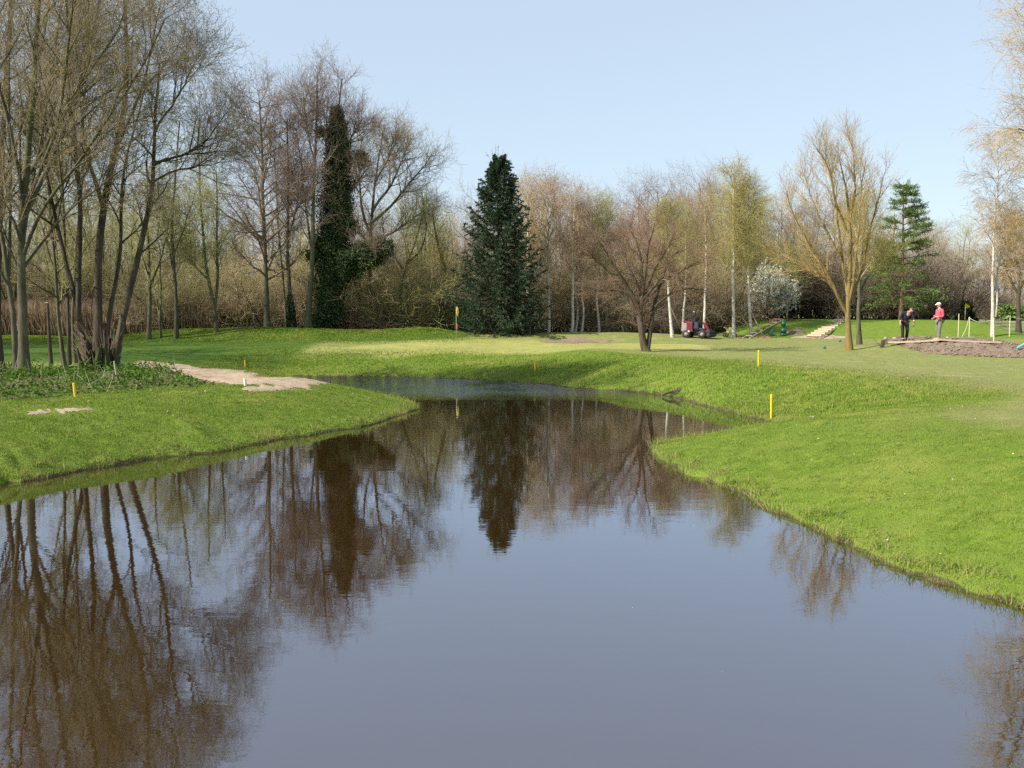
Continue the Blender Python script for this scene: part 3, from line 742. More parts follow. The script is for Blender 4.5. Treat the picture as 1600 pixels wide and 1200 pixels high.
# --- trees at the far side of the mound ----------------------------------------
G_MID = 'bare trees standing behind the grassy mound'
lvm = [dict(src='limbs', m=22, t0=0.24, t1=1.0, ang=0.8, L=3.0, n=7, wander=0.11, up=0.05, r0=0.55, rt=0.00345, k=4, shape=lambda t: 1.15 - 0.6 * t),
       dict(m=9, t0=0.12, t1=1.0, ang=0.7, L=1.25, n=5, wander=0.14, up=0.04, rt=0.00345, k=3),
       dict(m=8, t0=0.08, t1=1.0, ang=0.75, L=0.62, n=4, wander=0.2, up=0.03, rt=0.0042, k=3)]
def lv2(scale=1.0, m=(22, 9, 8), ang=0.8, up=0.05, t0=0.24, shape=None):
    out = []
    for i, l in enumerate(lvm):
        l = dict(l); l['L'] *= scale; l['m'] = m[i]; l['up'] = up
        if i == 0:
            l['t0'] = t0; l['ang'] = ang
            if shape: l['shape'] = shape
        out.append(l)
    return out
px_hero('young_tree', 121, 57.0, [([(232, 527), (235, 470), (235, 440), (232, 380), (228, 320), (232, 270)], 6.5, 2), ([(236, 445), (250, 410), (262, 360), (268, 310)], 3.5, 1, 1), ([(234, 440), (222, 400), (212, 350)], 3, 1, -1)],
        'slim tree with a low fork, right of the ragged stump and behind the mound end', B_GREY, T_OLIVE, lv2(0.75, (16, 8, 7)), group=G_MID, buds=L_BUD, budn=1)
px_hero('young_tree', 122, 57.5, [([(252, 528), (249, 480), (252, 440), (248, 380)], 4, 1.5), ([(251, 500), (244, 460), (238, 430)], 2.5, 1, 1)],
        'thin sapling between the two slim trees right of the ragged stump', B_GREY, T_OLIVE, lv2(0.5, (12, 7, 6)), group=G_MID)
px_hero('young_tree', 123, 57.0, [([(275, 525), (275, 470), (272, 420), (268, 340), (275, 250), (280, 190)], 6.5, 2), ([(272, 430), (262, 380), (250, 320)], 3, 1, 1), ([(271, 400), (290, 350), (305, 300)], 3, 1, -1)],
        'straight mossy tree midway between ragged stump and tall alders', B_DARK, T_OLIVE, lv2(0.8, (18, 8, 7)), group=G_MID, buds=L_BUD, budn=1)
px_hero('young_tree', 124, 58.5, [([(338, 520), (334, 482), (326, 430), (316, 370), (312, 290), (308, 230)], 6, 1.6), ([(335, 482), (341, 440), (340, 360), (338, 270)], 5, 1.5, 0.5), ([(328, 440), (300, 410), (285, 380)], 3, 1, 1)],
        'double-stemmed upright tree left of the tall alders', B_GREY, T_OLIVE, lv2(0.6, (20, 9, 7), 0.5), group=G_MID, buds=L_BUD, budn=1)
cone = lambda t: 1.25 - 0.85 * t
px_hero('alder_tree', 131, 62.0, [([(418, 519), (416, 420), (412, 320), (409, 230), (404, 158)], 9, 1.8)],
        'tall straight alder with a cone of tiered branches, leftmost of the alders', B_GREY, T_PURPLE, lv2(1.05, (50, 15, 11), 1.05, 0.06, 0.22, lambda t: 0.5 + 0.95 * np.sin(np.clip(1.15 - t, 0, 1) * pi * 0.62)), group=G_MID, buds=L_RBUD, budn=1, budsize=0.045)
ivyA = Acc(); rngs = np.random.RandomState(8)
def cloud_on(path, rads, n, rng, jitter=1.0):
    path = np.asarray(path, float); q = resample(path, 30); rr = np.interp(np.linspace(0, 1, 30), np.linspace(0, 1, len(rads)), rads)
    i = (rng.rand(n) * 29).astype(int); fr = rng.rand(n)[:, None]; c = q[i] * (1 - fr) + q[i + 1] * fr
    d = nrm(rng.normal(size=(n, 3))); lump = 0.75 + 0.45 * np.sin(c[:, 2] * 3.1 + d[:, 0] * 4) * np.cos(c[:, 0] * 2.3 + d[:, 1] * 5 + c[:, 2])
    return c + d * (rr[i] * lump * (0.45 + 0.6 * rng.rand(n) ** 0.6))[:, None]
p = [atY(456, 514, 62), atY(455, 490, 62), atY(453, 462, 62)]
leaves(ivyA, rngs, cloud_on(p, [0.42, 0.3, 0.16], 2600, rngs), 0.14, 0.8)
px_hero('alder_tree', 132, 62.0, [([(457, 517), (453, 460), (450, 380), (451, 280), (449, 185)], 7.5, 1.8), ([(450, 370), (458, 345), (464, 320), (466, 280)], 3.5, 1.2, -0.4)],
        'slender alder with ivy round its foot', B_DARK, T_PURPLE, lv2(0.85, (24, 10, 8), 0.85, 0.08, 0.25), group=G_MID, buds=L_RBUD, budn=1, budsize=0.045, extra=[('ivy', ivyA, L_IVY)])
px_hero('young_tree', 133, 63.5, [([(449, 515), (441, 440), (437, 380), (432, 290), (428, 230)], 4, 1.2)],
        'thin mossy stem just behind the ivy-footed alder', B_GREY, T_OLIVE, lv2(0.7, (18, 8, 7), 0.7), group=G_MID)
px_hero('alder_tree', 134, 61.0, [([(481, 516), (487, 430), (489, 330), (493, 230), (497, 160), (496, 118)], 9.5, 1.6), ([(488, 400), (478, 320), (470, 250), (462, 200)], 4, 1.2, 1.0), ([(492, 260), (480, 200), (474, 150)], 3, 1, -1)],
        'tall leaning alder with pale mossy trunk, against the ivy column', B_GREY, T_PURPLE, lv2(0.9, (22, 9, 8), 0.75, 0.08, 0.3), group=G_MID, buds=L_RBUD, budn=1, budsize=0.045)
# the ivy-clad tree
ivy = Acc()
prof = [(513, 514, .85), (514, 480, .95), (517, 440, 1.12), (519, 405, 1.1), (523, 370, 1.15), (525, 330, 1.12), (527, 290, 1.1), (528, 250, 1.0), (528, 215, .85), (527, 190, .62), (526, 172, .35)]
path = [atY(a, b, 62.5) for a, b, c in prof]
leaves(ivy, rngs, cloud_on(path, [c * 1.12 for a, b, c in prof], 110000, rngs), 0.105, 0.8, Dr=np.tile([[0, -0.2, -0.5]], (110000, 1)))
arm = [atY(535, 420, 62.3), atY(560, 400, 62), atY(585, 395, 61.8), atY(605, 385, 61.6)]
leaves(ivy, rngs, cloud_on(arm, [1.2, 1.1, 0.95, 0.55], 34000, rngs), 0.105, 0.8, Dr=np.tile([[0, -0.2, -0.5]], (34000, 1)))
for (a, b, r_, n_) in ((562, 245, .3, 500), (565, 252, .35, 500), (497, 380, .35, 700), (500, 205, .3, 300), (545, 355, .5, 900), (488, 400, .35, 500), (497, 500, .4, 500)):
    c = atY(a, b, 62.3); leaves(ivy, rngs, c + rngs.normal(size=(n_, 3)) * r_ * 0.55, 0.18, 0.8)
px_hero('ivy_clad_tree', 135, 62.6, [([(515, 518), (516, 400), (522, 300), (527, 200), (534, 122)], 12, 1.8), ([(530, 440), (560, 402), (600, 385)], 7, 2, -1), ([(524, 260), (548, 215), (566, 185)], 4, 1.2, 0.5), ([(522, 300), (508, 230), (512, 150)], 3.5, 1, -1.0), ([(524, 330), (555, 290), (575, 262)], 4, 1.2, -0.8)],
        'tall tree wrapped in a dark green ivy column with an ivy-laden arm', B_DARK, T_PURPLE, lv2(0.8, (18, 9, 8), 0.85, 0.05, 0.42), group=G_MID, buds=L_RBUD, budn=1, budsize=0.045, extra=[('ivy', ivy, L_IVY)])
px_hero('spreading_tree', 136, 66.0, [([(577, 512), (576, 420), (579, 345), (588, 270), (597, 207)], 9, 1.4), ([(578, 350), (604, 330), (632, 296), (662, 262), (672, 245)], 5, 1.2, -1.0), ([(577, 360), (563, 320), (560, 260), (566, 215)], 4.5, 1.2, 1), ([(582, 330), (612, 290), (632, 240), (640, 222)], 4.5, 1.2, 1.5), ([(577, 380), (612, 365), (648, 340), (668, 325)], 4, 1, 0.5), ([(586, 285), (606, 250), (616, 215)], 3.5, 1, -1.5)],
        'broad domed bare tree with grey twigs, right of the ivy column', B_GREY, T_GREY, lv2(0.82, (17, 9, 8), 0.7, 0.06, 0.3), group=G_MID, buds=L_GBUD, budn=1, budsize=0.05)
px_hero('crooked_tree', 137, 64.0, [([(622, 515), (628, 440), (634, 415), (650, 380), (662, 330)], 5, 1.5), ([(630, 420), (612, 395), (600, 370), (598, 340)], 4, 1.2, 0.6), ([(634, 412), (655, 398), (668, 360), (660, 300)], 3.5, 1, -0.6)],
        'low crooked tree with arching limbs between ivy-clad tree and dark spruce', B_GREY, T_OLIVE, lv2(0.55, (14, 8, 6), 0.8), group=G_MID)
px_hero('leaning_tree', 138, 68.0, [([(706, 515), (700, 440), (690, 400), (680, 370), (676, 330)], 9, 2)],
        'leaning mossy trunk among pale willows just left of the dark spruce', B_GOLD, T_YOLIVE, lv2(0.6, (20, 9, 7), 0.8), group=G_MID)

# --- dark spruce ----------------------------------------------------------------
def spruce(base, h, rad, seed, label, needle, tmat, dens=1.0, droop=-0.05, ragged=0.3, name='spruce_tree', light=False, upturn=0.10, minz=0.03, cat='tree'):
    rng = np.random.RandomState(seed); tr, cr, nd = Acc(), Acc(), Acc()
    n = 20; zs = np.linspace(0, h, n)
    P = np.stack([np.cumsum(rng.normal(size=n) * 0.02), np.cumsum(rng.normal(size=n) * 0.02), zs], 1) + base; R = 0.20 * h / 12 * (1 - 0.95 * zs / h)
    tubes(tr, P, R, 8)
    Bp = []
    z = minz * h
    while z < h * 0.985:
        t = z / h; L = rad * (1 - t) ** 0.72 + 0.10
        nb = int((5 + 2 * rng.rand()) * (2.3 - 1.2 * sst(0.0, 0.8, t))); ph0 = rng.rand() * 6.28
        for k in range(nb):
            a = ph0 + (k + 0.35 * rng.normal()) / nb * 6.283; ll = L * (1 - ragged + ragged * 1.35 * rng.rand())
            b = base + np.array([0, 0, z + rng.normal() * 0.06]); e0 = -0.20 + 0.95 * t ** 2 + rng.normal() * 0.06
            pts = []
            for s in np.linspace(0, 1, 8):
                pts.append(b + np.array([cos(a) * ll * s, sin(a) * ll * s, ll * (e0 * s + upturn * 2.2 * s * s + droop * sin(s * pi))]))
            Bp.append(pts)
        z += (0.46 + 0.16 * rng.rand()) * (h / 12) * (1.25 - 0.5 * t) / dens ** 0.5
    B = np.array(Bp); tubes(tr, B, np.tile(np.linspace(0.028, 0.006, 8), (len(B), 1)), 4)
    Q, QR = spawn(rng, B, np.tile(np.linspace(0.03, 0.008, 8), (len(B), 1)), m=17, t0=0.10, t1=1.0, ang=0.75, L=1.0, lscale=np.minimum(np.linalg.norm(B[:, -1] - B[:, 0], axis=1) * 0.36, 0.80) + 0.04, n=4, wander=0.06, up=-0.10, rt=0.0025, azflat=0.45, shape=lambda t: 1.30 - 1.05 * t)
    tubes(cr, Q, QR, 3)
    c, d = pts_on(rng, Q, int(40 * dens)); leaves(nd, rng, c, 0.105, 0.26, 0, d, 0.35)
    c, d = pts_on(rng, B, int(110 * dens)); c = c + rng.normal(size=c.shape) * 0.04; leaves(nd, rng, c, 0.105, 0.26, 0, d, 0.35)
    # bare leader shoots
    tp = P[-1]; sh = [limb([tp - np.array([0, 0, .7]), tp + np.array([q * .28, rng.normal() * .2, -.1]), tp + np.array([q * .42, rng.normal() * .2, 0.28 + max(0, 1 - abs(q) * .8) * .75])], 5) for q in (-1.6, -.8, -.25, .2, .9, 1.7)]
    tubes(cr, np.array(sh), np.tile(np.linspace(.014, .006, 5), (6, 1)), 4)
    c, d = pts_on(rng, np.array(sh), 30); leaves(nd, rng, c, 0.11, 0.2, 0, d)
    return finish_tree(name, base, tr, cr, tmat, [T_BROWN], label, cat, None, cname='twigs', extra=[('foliage', nd, needle)])
b = gY(780, 61.0)
spruce(b, htop(775, 247, 61.0), 3.45, 31, 'big dark blue-green spruce standing behind the putting green', L_SPRUCE, B_DARK, 1.7, minz=0.012, ragged=0.26, upturn=0.16)

# --- wide ornamental tree on the grass -------------------------------------------
Y = at_ground(1008, 549)[1]
px_hero('cherry_tree', 141, Y, [
    ([(1010, 551), (1003, 525), (1000, 500), (1001, 478), (1003, 465)], 12, 8),
    ([(1011, 550), (1016, 522), (1022, 495), (1024, 470), (1030, 440), (1045, 410), (1062, 392)], 8.5, 1.8, 0.6),
    ([(1001, 500), (992, 470), (978, 440), (962, 420), (950, 395), (935, 375)], 8, 1.5, -0.8),
    ([(1001, 485), (1004, 450), (1003, 410), (1000, 388), (985, 360)], 7, 1.5, 0.8),
    ([(1002, 480), (1020, 455), (1050, 430), (1080, 415), (1100, 405)], 6, 1.3, -1.2),
    ([(996, 490), (985, 465), (965, 452), (940, 455), (925, 452)], 6, 1.2, 0.5),
    ([(1003, 470), (990, 430), (975, 400), (958, 372)], 5.5, 1.2, 1.5),
    ([(1003, 475), (1018, 430), (1040, 392), (1054, 362)], 5.5, 1.2, 1.2),
    ([(1024, 480), (1045, 458), (1075, 452), (1100, 455)], 4.5, 1, -0.5),
    ([(1003, 470), (1030, 440), (1045, 425), (1070, 440)], 5, 1, -1.6),
    ([(1001, 478), (1010, 420), (1015, 380), (1022, 348)], 5, 1.2, -0.6),
    ([(965, 430), (945, 420), (925, 400), (918, 385)], 4, 1.0, -0.4)],
    'low wide-spreading bare tree with a short split trunk alone on the grass', B_CHERRY, T_CHERRY,
    [dict(src='limbs', m=10, t0=0.35, t1=1.0, ang=0.68, L=1.05, n=7, wander=0.12, up=0.01, r0=0.75, rt=0.00345, k=4, shape=lambda t: 1.15 - 0.5 * t),
     dict(m=7, t0=0.1, t1=1.0, ang=0.55, L=0.62, n=5, wander=0.12, up=0.06, rt=0.005, k=3),
     dict(m=5, t0=0.1, t1=1.0, ang=0.55, L=0.34, n=4, wander=0.14, up=0.05, rt=0.0034, k=3)], buds=L_RBUD, budn=1, budsize=0.04)
# --- golden willow on the right ---------------------------------------------------
px_hero('willow_tree', 142, 46.0, [
    ([(1327, 545), (1325, 510), (1323, 480), (1326, 455), (1330, 400), (1328, 340), (1322, 290), (1312, 250)], 9.5, 1.4),
    ([(1323, 490), (1310, 465), (1300, 440), (1280, 405), (1255, 365), (1238, 335), (1228, 300)], 5.5, 1.2, -0.8),
    ([(1326, 470), (1318, 420), (1310, 360), (1305, 300), (1290, 240)], 4.8, 1.2, 1),
    ([(1326, 475), (1335, 430), (1340, 370), (1345, 300), (1352, 250)], 4.8, 1.1, -1),
    ([(1327, 470), (1345, 430), (1358, 370), (1372, 310), (1380, 278)], 4.4, 1.1, 1.2),
    ([(1323, 480), (1300, 445), (1275, 425), (1245, 415), (1225, 405)], 4.5, 1, 0.6),
    ([(1322, 360), (1305, 310), (1296, 260), (1278, 232)], 4, 1, -1),
    ([(1328, 340), (1338, 290), (1332, 240), (1325, 215)], 4, 1, 0.5),
    ([(1310, 400), (1285, 350), (1265, 300), (1258, 262)], 4, 1, 1.4)],
    'tall golden-twigged willow with mossy yellow limbs on the right of the lawn', B_GOLD, T_GOLD,
    [dict(src='limbs', m=12, t0=0.25, t1=1.0, ang=0.52, L=1.4, n=7, wander=0.09, up=0.10, r0=0.5, rt=0.00345, k=4, shape=lambda t: 1.2 - 0.6 * t),
     dict(m=8, t0=0.1, t1=1.0, ang=0.5, L=0.72, n=5, wander=0.10, up=0.07, rt=0.003, k=3),
     dict(m=6, t0=0.1, t1=1.0, ang=0.5, L=0.42, n=4, wander=0.12, up=0.05, rt=0.0035, k=3)], buds=L_OBUD, budn=1, budsize=0.03)
px_hero('willow_tree', 143, 50.0, [([(1343, 531), (1342, 480), (1341, 440), (1348, 380), (1356, 320)], 7, 1.6), ([(1342, 460), (1362, 420), (1385, 395)], 3.5, 1, 1), ([(1341, 440), (1330, 380), (1338, 320)], 3.5, 1, 1)],
    'second, slimmer grey trunk just right of the golden willow', B_GREY, T_YOLIVE, lv2(0.55, (18, 9, 8), 0.6, 0.08, 0.4), buds=L_BUD, budn=1, budsize=0.05)
# --- pine -------------------------------------------------------------------------
def pine(base, h, seed, label):
    rng = np.random.RandomState(seed); tr, nd = Acc(), Acc(); n = 16; zs = np.linspace(0, h, n)
    P = np.stack([np.cumsum(rng.normal(size=n) * 0.02), np.zeros(n), zs], 1) + base; R = 0.17 * (1 - 0.92 * zs / h); tubes(tr, P, flare(P, R, .2), 8)
    Bp = []; z = 0.11 * h
    while z < h * 0.99:
        t = z / h; L = (3.3 * (1 - t) ** 0.75 + 0.25) * 1.0
        for k in range(5):
            a = rng.rand() * 6.28; ll = L * (0.5 + 0.6 * rng.rand()); e0 = 0.02 + 0.5 * t + rng.normal() * 0.05
            Bp.append([base + np.array([cos(a) * ll * s, sin(a) * ll * s, z + ll * (e0 * s - 0.16 * s * s)]) for s in np.linspace(0, 1, 8)])
        z += 0.42 + 0.12 * rng.rand()
    B = np.array(Bp); br = np.tile(np.linspace(0.035, 0.008, 8), (len(B), 1)); tubes(tr, B, br, 4)
    Q, QR = spawn(rng, B, br, m=10, t0=0.30, t1=1.0, ang=0.8, L=0.75, n=4, wander=0.1, up=0.04, rt=0.007, azflat=0.35, shape=lambda t: 1.2 - 0.6 * t); tubes(tr, Q, QR, 3)
    c, d = pts_on(rng, Q, 30); leaves(nd, rng, c + rng.normal(size=c.shape) * 0.06, 0.15, 0.25, 0, d + np.array([0, 0, .3]), 0.3)
    return finish_tree('pine_tree', base, tr, None, B_BROWN, None, label, 'tree', extra=[('foliage', nd, L_PINE)])
pine(gY(1408, 70.0), htop(1414, 288, 70.0), 41, 'open green pine with layered branches behind the golfers')
spruce(gY(1461, 78.0), htop(1461, 470, 78.0), 1.1, 46, 'dark little conifer behind the golfer in red', L_DKSH, B_DARK, 0.8, name='small_conifer')
spruce(gY(1508, 76.0), htop(1508, 472, 76.0), 1.0, 47, 'dark round little conifer beside the distant yellow flag', L_DKSH, B_DARK, 0.8, name='small_conifer')

# --- right birch and right-edge tree -----------------------------------------------
px_hero('birch_tree', 151, 62.0, [([(1552, 500), (1551, 440), (1553, 380), (1557, 320), (1560, 270), (1558, 225)], 5, 1.3), ([(1555, 495), (1556, 440), (1562, 400), (1572, 340)], 3.5, 1.0, 0.5)],
    'white-trunked weeping birch on the right behind the roped posts', B_BIRCH2, T_PALE,
    [dict(src='limbs', m=30, t0=0.35, t1=1.0, ang=0.7, L=2.0, n=7, wander=0.10, up=-0.02, r0=0.4, rt=0.003, k=4, shape=lambda t: 1.2 - 0.5 * t),
     dict(m=8, t0=0.2, t1=1.0, ang=0.5, L=1.0, n=5, wander=0.12, up=-0.12, rt=0.00345, k=3),
     dict(m=7, t0=0.1, t1=1.0, ang=0.5, L=0.6, n=4, wander=0.12, up=-0.22, rt=0.007, k=3)], buds=L_OBUD, budn=1, budsize=0.05)
px_hero('birch_tree', 152, 30.0, [([(1690, 600), (1685, 480), (1680, 350), (1675, 200), (1670, 60), (1668, -60)], 16, 4),
    ([(1683, 400), (1655, 300), (1630, 230), (1612, 160)], 6, 1.5, 1), ([(1680, 330), (1650, 260), (1615, 210), (1590, 200)], 6, 1.3, -1), ([(1676, 260), (1640, 170), (1612, 90), (1600, 40)], 6, 1.3, 0.5), ([(1675, 200), (1640, 100), (1625, 20), (1612, -50)], 6, 1.3, -0.8), ([(1676, 240), (1720, 150), (1750, 50)], 6, 1.5, 1), ([(1680, 380), (1730, 300), (1770, 200)], 6, 1.5, -1), ([(1682, 420), (1645, 370), (1615, 345)], 4.5, 1, 0.6)],
    'golden-twigged drooping birch reaching in from the right edge above the lawn', B_GOLD, T_GOLD,
    [dict(src='limbs', m=16, t0=0.25, t1=1.0, ang=0.6, L=1.5, n=7, wander=0.13, up=0.0, r0=0.4, rt=0.0025, k=4, shape=lambda t: 1.15 - 0.5 * t),
     dict(m=8, t0=0.15, t1=1.0, ang=0.6, L=0.8, n=5, wander=0.15, up=-0.10, rt=0.003, k=3),
     dict(m=6, t0=0.1, t1=1.0, ang=0.6, L=0.45, n=4, wander=0.16, up=-0.18, rt=0.0025, k=3)], buds=L_OBUD, budn=1, budsize=0.03)
px_hero('oak_tree', 153, 72.0, [([(1592, 508), (1590, 470), (1596, 430), (1602, 380), (1606, 345)], 7, 1.8), ([(1592, 460), (1575, 430), (1565, 400)], 4, 1, 1), ([(1594, 450), (1615, 410), (1640, 370)], 4, 1, -1), ([(1595, 435), (1585, 390), (1580, 360)], 4, 1, 0.5)],
    'round golden-brown tree at the right edge beyond the roped posts', B_DARK, T_GOLD, lv2(0.62, (18, 10, 9), 0.8, 0.03, 0.25), buds=L_OBUD, budn=2, budsize=0.06)

# --- blossom bush ------------------------------------------------------------------
def blossom(base, h, wd, seed, label):
    rng = np.random.RandomState(seed); st, cr, fl = Acc(), Acc(), Acc(); Ps = []
    for i in range(26):
        a = rng.rand() * 6.28; sp = wd * (0.15 + 0.85 * rng.rand()); hh = h * (0.6 + 0.4 * rng.rand()) * (1.05 - 0.45 * (sp / wd) ** 2)
        Ps.append(limb([base + np.array([cos(a) * .2, sin(a) * .2, -.1]), base + np.array([cos(a) * sp * .4, sin(a) * sp * .4, hh * .55]), base + np.array([cos(a) * sp, sin(a) * sp, hh])], 8, 0.05, rng))
    P = np.array(Ps); R = np.tile(np.linspace(0.05, 0.012, 8), (26, 1)); tubes(st, P, R, 5)
    Q, QR = spawn(rng, P, R, m=12, t0=0.2, t1=1, ang=0.7, L=1.0, n=5, wander=0.12, up=0.1, rt=0.00345); tubes(cr, Q, QR, 3)
    Q2, QR2 = spawn(rng, Q, QR, m=5, t0=0.1, t1=1, ang=0.6, L=0.5, n=4, wander=0.1, up=0.1, rt=0.00345); tubes(cr, Q2, QR2, 3)
    c, d = pts_on(rng, Q2, 16); leaves(fl, rng, c + rng.normal(size=c.shape) * 0.03, 0.11, 0.85, 0)
    c, d = pts_on(rng, Q, 24); leaves(fl, rng, c + rng.normal(size=c.shape) * 0.03, 0.11, 0.85, 0)
    return finish_tree('blossom_bush', base, st, cr, B_DARK, [T_GREY], label, 'bush', tname='stems', cname='twigs', extra=[('blossom', fl, L_BLOSSOM)])
blossom(gY(1206, 68.2), htop(1206, 432, 68.2), 1.4, 51, 'white blossoming bush at the edge of the wood above the plank ramps')

# --- the wood behind, tree by tree ---------------------------------------------------
bgc = {}
def region(px):
    for lim, nm in ((-1, 'beyond the left frame edge'), (90, 'behind the tall straight ash'), (215, 'behind the ragged stump'), (300, 'behind the slim mossy trees'), (390, 'behind the double-stemmed tree'), (470, 'behind the tall alders'), (560, 'behind the ivy-clad tree'),
                    (640, 'behind the domed grey tree'), (715, 'just left of the spruce'), (850, 'behind the dark spruce'), (965, 'behind the bunker'), (1055, 'behind the spreading tree'),
                    (1125, 'behind the red mower'), (1190, 'behind the two propped birches'), (1245, 'behind the blossoming bush'), (1300, 'left of the golden willow'), (1390, 'behind the golden willow'), (1480, 'behind the open pine'), (1540, 'behind the roped posts'), (1660, 'near the right frame edge')):
        if px < lim: return nm
    return 'beyond the right frame edge'
bglist = []
def bgt(key, kind, px, Y, ytop, wide=1.0, height=None): bglist.append((key, kind, px, Y, ytop, wide, height))
for px, Y, yt in ((829, 64, 288), (843, 71, 294), (857, 63.5, 286), (893, 63.0, 300), (898, 64, 318), (908, 63.6, 330), (973, 64.4, 345), (1101, 63.6, 318), (878, 76, 296)):
    bgt('birchO' if int(px) % 2 else 'birchO2', 'orange-topped birch' if int(px) % 2 else 'reddish birch', px, Y, yt, 0.9)
for px, Y, yt in ((936, 63.8, 314), (946, 65, 322), (1068, 63.8, 330), (1160, 76, 285), (1184, 74, 318)):
    bgt('birchG', 'yellow-green birch', px, Y, yt, 0.9)
for px, Y, yt in ((540, 84, 330), (575, 88, 320), (745, 78, 305), (995, 84, 300), (1022, 80, 296), (1088, 86, 285), (1236, 84, 325), (1266, 80, 335), (1300, 88, 320), (370, 84, 330), (470, 86, 320)):
    bgt('alderP', 'purple-brown alder', px, Y, yt, 1.0)
for px, Y, yt in ((60, 80, 260), (140, 84, 250), (205, 80, 290), (605, 80, 345), (920, 84, 320), (1120, 84, 300), (1210, 86, 318), (1345, 84, 330), (1385, 86, 330), (310, 82, 300), (430, 80, 340)):
    bgt('alderB', 'brown bare tree', px, Y, yt, 1.05)
for px, Y, yt in ((652, 70, 312), (668, 76, 318), (690, 74, 345), (820, 76, 296), (938, 78, 330), (1140, 72, 300), (1178, 78, 318)):
    bgt('willowY', 'pale yellow-green willow', px, Y, yt, 0.8)
for px, Y, yt in ((20, 68, 300), (100, 66, 320), (165, 70, 300), (215, 68, 330), (300, 72, 320), (360, 74, 340), (500, 78, 360), (620, 74, 380), (1230, 72, 380), (-60, 66, 280), (-140, 70, 280), (1375, 76, 370)):
    bgt('willowO', 'olive-twigged willow', px, Y, yt, 0.9)
for px, Y, yt in ((718, 82, 330), (872, 84, 300), (1128, 88, 292), (1440, 90, 352), (1462, 94, 362), (735, 88, 340), (1070, 90, 320)):
    bgt('paleR', 'pale grey twiggy tree', px, Y, yt, 0.95)
for px, Y, yt in ((965, 78, 335), (1005, 74, 330), (1040, 76, 310), (1062, 80, 318), (908, 80, 322), (1252, 78, 350)):
    bgt('redR', 'reddish bare tree', px, Y, yt, 0.95)
for i, px in enumerate(range(-180, 1260, 33)):
    Y = 65.5 + (i * 7 % 5) * 1.3; key = ('scrubB', 'scrubO', 'scrubB')[i % 3]
    if px > 1130: Y += 6
    if px < 245: Y += 8
    if 1165 < px < 1245: continue
    bgt(key, 'brown tangled scrub bush' if key == 'scrubB' else 'olive scrub bush', px + (i * 11 % 9) - 4, Y, 0, 1.25, 3.4 + (i * 5 % 7) * 0.28)
for i, px in enumerate(range(-150, 1260, 72)):
    bgt(('scrubO', 'scrubB')[i % 2], ('olive', 'brown')[i % 2] + ' bush in the second scrub row', px, 73 + (i * 7 % 5) * 1.5 + (3 if px > 1130 else 0), 0, 1.3, 5.0 + (i * 5 % 7) * 0.3)
for i, px in enumerate(range(1200, 1470, 24)):
    bgt('scrubD', 'dark dense scrub bush', px, 75 + (i * 3 % 4) * 1.5, 0, 1.3, 3.8 + (i * 5 % 4) * 0.4)
for i, px in enumerate((1028, 1044, 1118, 1098, 1134)):
    bgt('scrubD', 'low dark evergreen bush', px, 64.8 + (i % 3) + (3 if px > 1090 else 0), 0, 1.1, 2.3)
for i, px in enumerate(list(range(-200, 700, 110)) + list(range(720, 1500, 55))):
    key = ('alderB', 'alderP', 'willowO')[i % 3]
    bgt(key, {'alderB': 'brown bare tree', 'alderP': 'purple-brown alder', 'willowO': 'olive-twigged willow'}[key] + ' deep in the wood', px + (i * 17 % 23), 96 + (i * 7 % 6) * 2.5, 0, 1.25, 9.0 + (i * 5 % 4) * 0.7)
for i, px in enumerate(range(1440, 1860, 17)):
    key = ('alderB', 'redR', 'alderP', 'paleR')[i % 4]
    bgt(key, 'distant bare tree', px, 150 + (i * 7 % 5) * 9, 0, 1.2, 8.0 + (i * 5 % 6) * 0.9)
for i, px in enumerate(range(1445, 1800, 22)):
    bgt(('scrubB', 'scrubD')[i % 2], 'distant scrub bush', px, 145 + (i * 7 % 5) * 4, 0, 1.6, 3.6)
for i, (x_, y_) in enumerate(((-34, 46), (-39, 52), (-31, 40), (-43, 46), (-36, 58))):  # trees out of view, added to throw more shade on the mound and far bank
    plant(('alderB', 'willowO')[i % 2], 0, y_, 14.5 + i * .5, 'unseen bare tree added left of the view, ' + ('nearest of them', 'second nearest', 'beside the bank', 'farthest to the left', 'rearmost of them')[i], 'unseen trees added for shade', loc=(x_, y_), wide=1.25)
from collections import defaultdict
byl = defaultdict(list)
for t in bglist: byl[(t[1], region(t[2]))].append(t)
ORD = ['', 'first', 'second', 'third', 'fourth', 'fifth', 'sixth', 'seventh', 'eighth', 'ninth', 'tenth', 'eleventh', 'twelfth', 'thirteenth', 'fourteenth', 'fifteenth', 'sixteenth', 'seventeenth', 'eighteenth', 'nineteenth', 'twentieth']
def plural(k): return k + ('es' if k.endswith(('sh', 'ch')) else 's')
for (kind, reg), ts in byl.items():
    ts.sort(key=lambda q: q[2])
    for i, (key, kd, px, Y, yt, wd, hgt) in enumerate(ts):
        if reg.startswith('beyond') and not (-190 < px < 1760): continue
        if len(ts) == 1: lab = kd + ' ' + reg
        else: lab = kd + ' ' + reg + ', ' + ('leftmost' if i == 0 else 'rightmost' if i == len(ts) - 1 else ORD[i + 1] + ' from left')
        scrub = 'scrub' in key
        plant(key, px, Y, hgt if hgt else htop(px, yt, Y), lab, ('scrub along the wood edge' if scrub else 'trees of the wood behind the green'), wide=wd)

